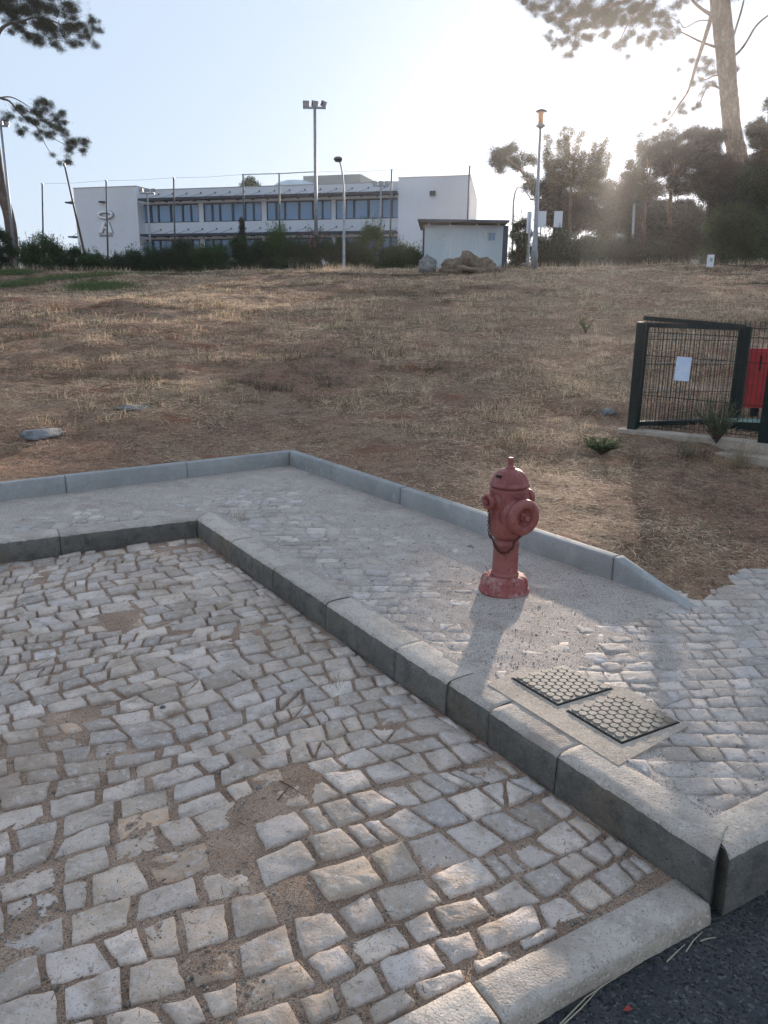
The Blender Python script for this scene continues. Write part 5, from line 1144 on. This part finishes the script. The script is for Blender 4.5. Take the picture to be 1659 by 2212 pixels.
# ------------------------------------------------------------------ weeds and small things
def weed(name, c, h, r, n_, col, label, cat, leaf=.03):
    root = empty(name, c); tag(root, label, cat); st = MB(); pts = []
    for i in range(n_):
        a_ = random.uniform(0, 6.28); l = random.uniform(.4, 1) * r; e = Vector((c.x + l * math.cos(a_), c.y + l * math.sin(a_), c.z + h * random.uniform(.5, 1)))
        st.tube([c, c.lerp(e, .5) + Vector((0, 0, h * .12)), e], [.004, .003, .0015], 4)
        for k in range(26): pts.append(c.lerp(e, random.uniform(.15, 1)) + Vector((0, 0, h * .08)))
    st.build('stem', M['twig'], root); P_ = np.array([tuple(p) for p in pts]); nn = len(P_)
    o = blades('leaf', P_, rng.uniform(.6, 1.5, nn) * leaf, np.full(nn, leaf * .35), rng.uniform(0, 6.28, nn), rng.uniform(-.2, 1.2, nn), np.array(col)[None] * rng.uniform(.6, 1.5, (nn, 1)), M['leaf'], .3, root); o['kind'] = 'stuff'
    o.matrix_parent_inverse = parent_matrix(root).inverted()
weed('weed', P0.lerp(P1, .62) + Vector((0, -.12, 0)), .40, .26, 60, (.10, .14, .07), 'leafy green weed growing against the wire fence', 'weed', .026)
weed('weed', on_slope(1298, 985), .15, .2, 70, (.07, .12, .04), 'low green weed left of the concrete plinth', 'weed', .024)
weed('weed', on_slope(1265, 720), .28, .18, 14, (.10, .13, .05), 'light green weed alone on the slope left of the fence', 'weed', .034)
def drystems(name, c, n_, h, label):
    X_ = np.full(n_, c.x) + rng.normal(0, .03, n_); P_ = np.stack([X_, np.full(n_, c.y) + rng.normal(0, .03, n_), np.full(n_, c.z)], 1)
    o = blades(name, P_, rng.uniform(.5, 1.2, n_) * h, np.full(n_, .004), rng.uniform(0, 6.28, n_), rng.uniform(.7, 1.5, n_), np.array((.36, .29, .19))[None] * rng.uniform(.7, 1.2, (n_, 1)), M['straw'], .3); tag(o, label, 'dry grass', kind='stuff')
drystems('dry_tuft', on_slope(1600, 1010), 120, .3, 'dry grass tuft spilling over the plinth below the red box')
drystems('dry_tuft', on_slope(1490, 985), 90, .22, 'dry grass tuft in the middle of the plinth')
drystems('dry_tuft', ground(512, 1122, ZP), 26, .09, 'dark dry sprig on the gravel behind the low kerb corner')
drystems('dry_tuft', ground(437, 1180, 0), 10, .12, 'single dry sprig in the inner corner of the bay')
drystems('dry_tuft', ground(712, 1478, 0), 26, .05, 'small dry sprig between cobbles left of the low kerb')
def stick(c, L, az, r, m, label, name='twig', z=0.0):
    d = Vector((math.cos(az), math.sin(az), 0)); c = Vector((c.x, c.y, c.z + r)); pts = [c - d * L / 2, c + Vector((random.uniform(-1, 1), random.uniform(-1, 1), 0)) * L * .04, c + d * L / 2]
    o = MB().tube(pts, [r, r * .9, r * .5], 5).build(name, m, loc=c); tag(o, label, 'twig' if name == 'twig' else 'grass stalk')
stick(ground(625, 1700, .004), .10, R(-40), .0022, M['twig'], 'thin dark twig on the dirt patch of the bay')
stick(ground(612, 1715, .004), .08, R(70), .0022, M['twig'], 'second dark twig crossing the first on the dirt patch')
M['stalk'] = mat('stalk', (.42, .36, .26), rough=.8)
for q, L, az, lab in (((1275, 2160), .24, 38, 'long dry stalk lying along the foot of the flush kerb stone'), ((1250, 2180), .2, 42, 'dry stalk beside the longest one at the kerb foot'), ((1500, 2035), .10, 44, 'dry stalk on the asphalt near the kerb corner'), ((1460, 2060), .09, 40, 'short dry stalk left of the one near the kerb corner'), ((1530, 2030), .05, 15, 'tiny dry stalk at the kerb corner on the asphalt')):
    stick(ground(*q, ZR + .004), L, R(az), .0018, M['stalk'], lab, 'dry_stalk')
for q, lab in (((1418, 1535), 'dry stalk on the cobbles by the manhole corner'), ((1572, 1820), 'dry stalk by the corner of the raised kerb')): stick(ground(*q, ZP + .006), .08, R(-40), .0015, M['stalk'], lab, 'dry_stalk')
M['leaf_red'] = mat('leaf_red', (.28, .05, .04), rough=.7)
c = ground(1355, 2180, ZR + .006); o = MB().add([c + Vector(v) for v in ((-.012, -.004, 0), (0, -.009, .004), (.014, 0, .001), (.002, .008, .006))], [(0, 1, 2, 3)]).build('fallen_leaf', M['leaf_red']); tag(o, 'small red fallen leaf on the asphalt', 'leaf')
for i, (q, z_, s_, lab) in enumerate((((1224, 1560 - 47), ZP + .01, .009, 'pale pebble between the two manhole covers'), ((1440, 1555), ZP + .012, .008, 'pale pebble on the right corner of the lower manhole cover'), ((352, 1527), .006, .011, 'round bluish pebble on the cobbles of the bay'), ((560, 1700), .004, .010, 'pebble on the brown dirt patch'), ((780, 1055), ZP + .008, .010, 'dark pebble on the gravel by the right outer kerb'), ((1015, 1180), ZP + .008, .014, 'dark clod on the gravel left of the hydrant'))):
    rock('pebble', ground(*q, z_), (s_, s_ * .9, s_ * .7), M['rock'] if 'dark' in lab else M['pale_rock'], lab, 'pebble', 50 + i, sub=2)

# ------------------------------------------------------------------ haze added to imitate the lens glare around the sun
HAZE = True
if HAZE:
    m = bpy.data.materials.new('haze'); m.use_nodes = True; nt = m.node_tree; nt.nodes.remove(nt.nodes['Principled BSDF'])
    v = nt.nodes.new('ShaderNodeVolumePrincipled'); v.inputs['Density'].default_value = .0003; v.inputs['Anisotropy'].default_value = .8; v.inputs['Color'].default_value = (.95, .95, .97, 1)
    nt.links.new(v.outputs[0], nt.nodes['Material Output'].inputs['Volume'])
    hz = MB().box((0, 420, 12.0), (1780, 2020, 31.0)).build('haze', m); tag(hz, 'thin bright air added over the whole place for the glow around the sun', 'haze', kind='stuff')
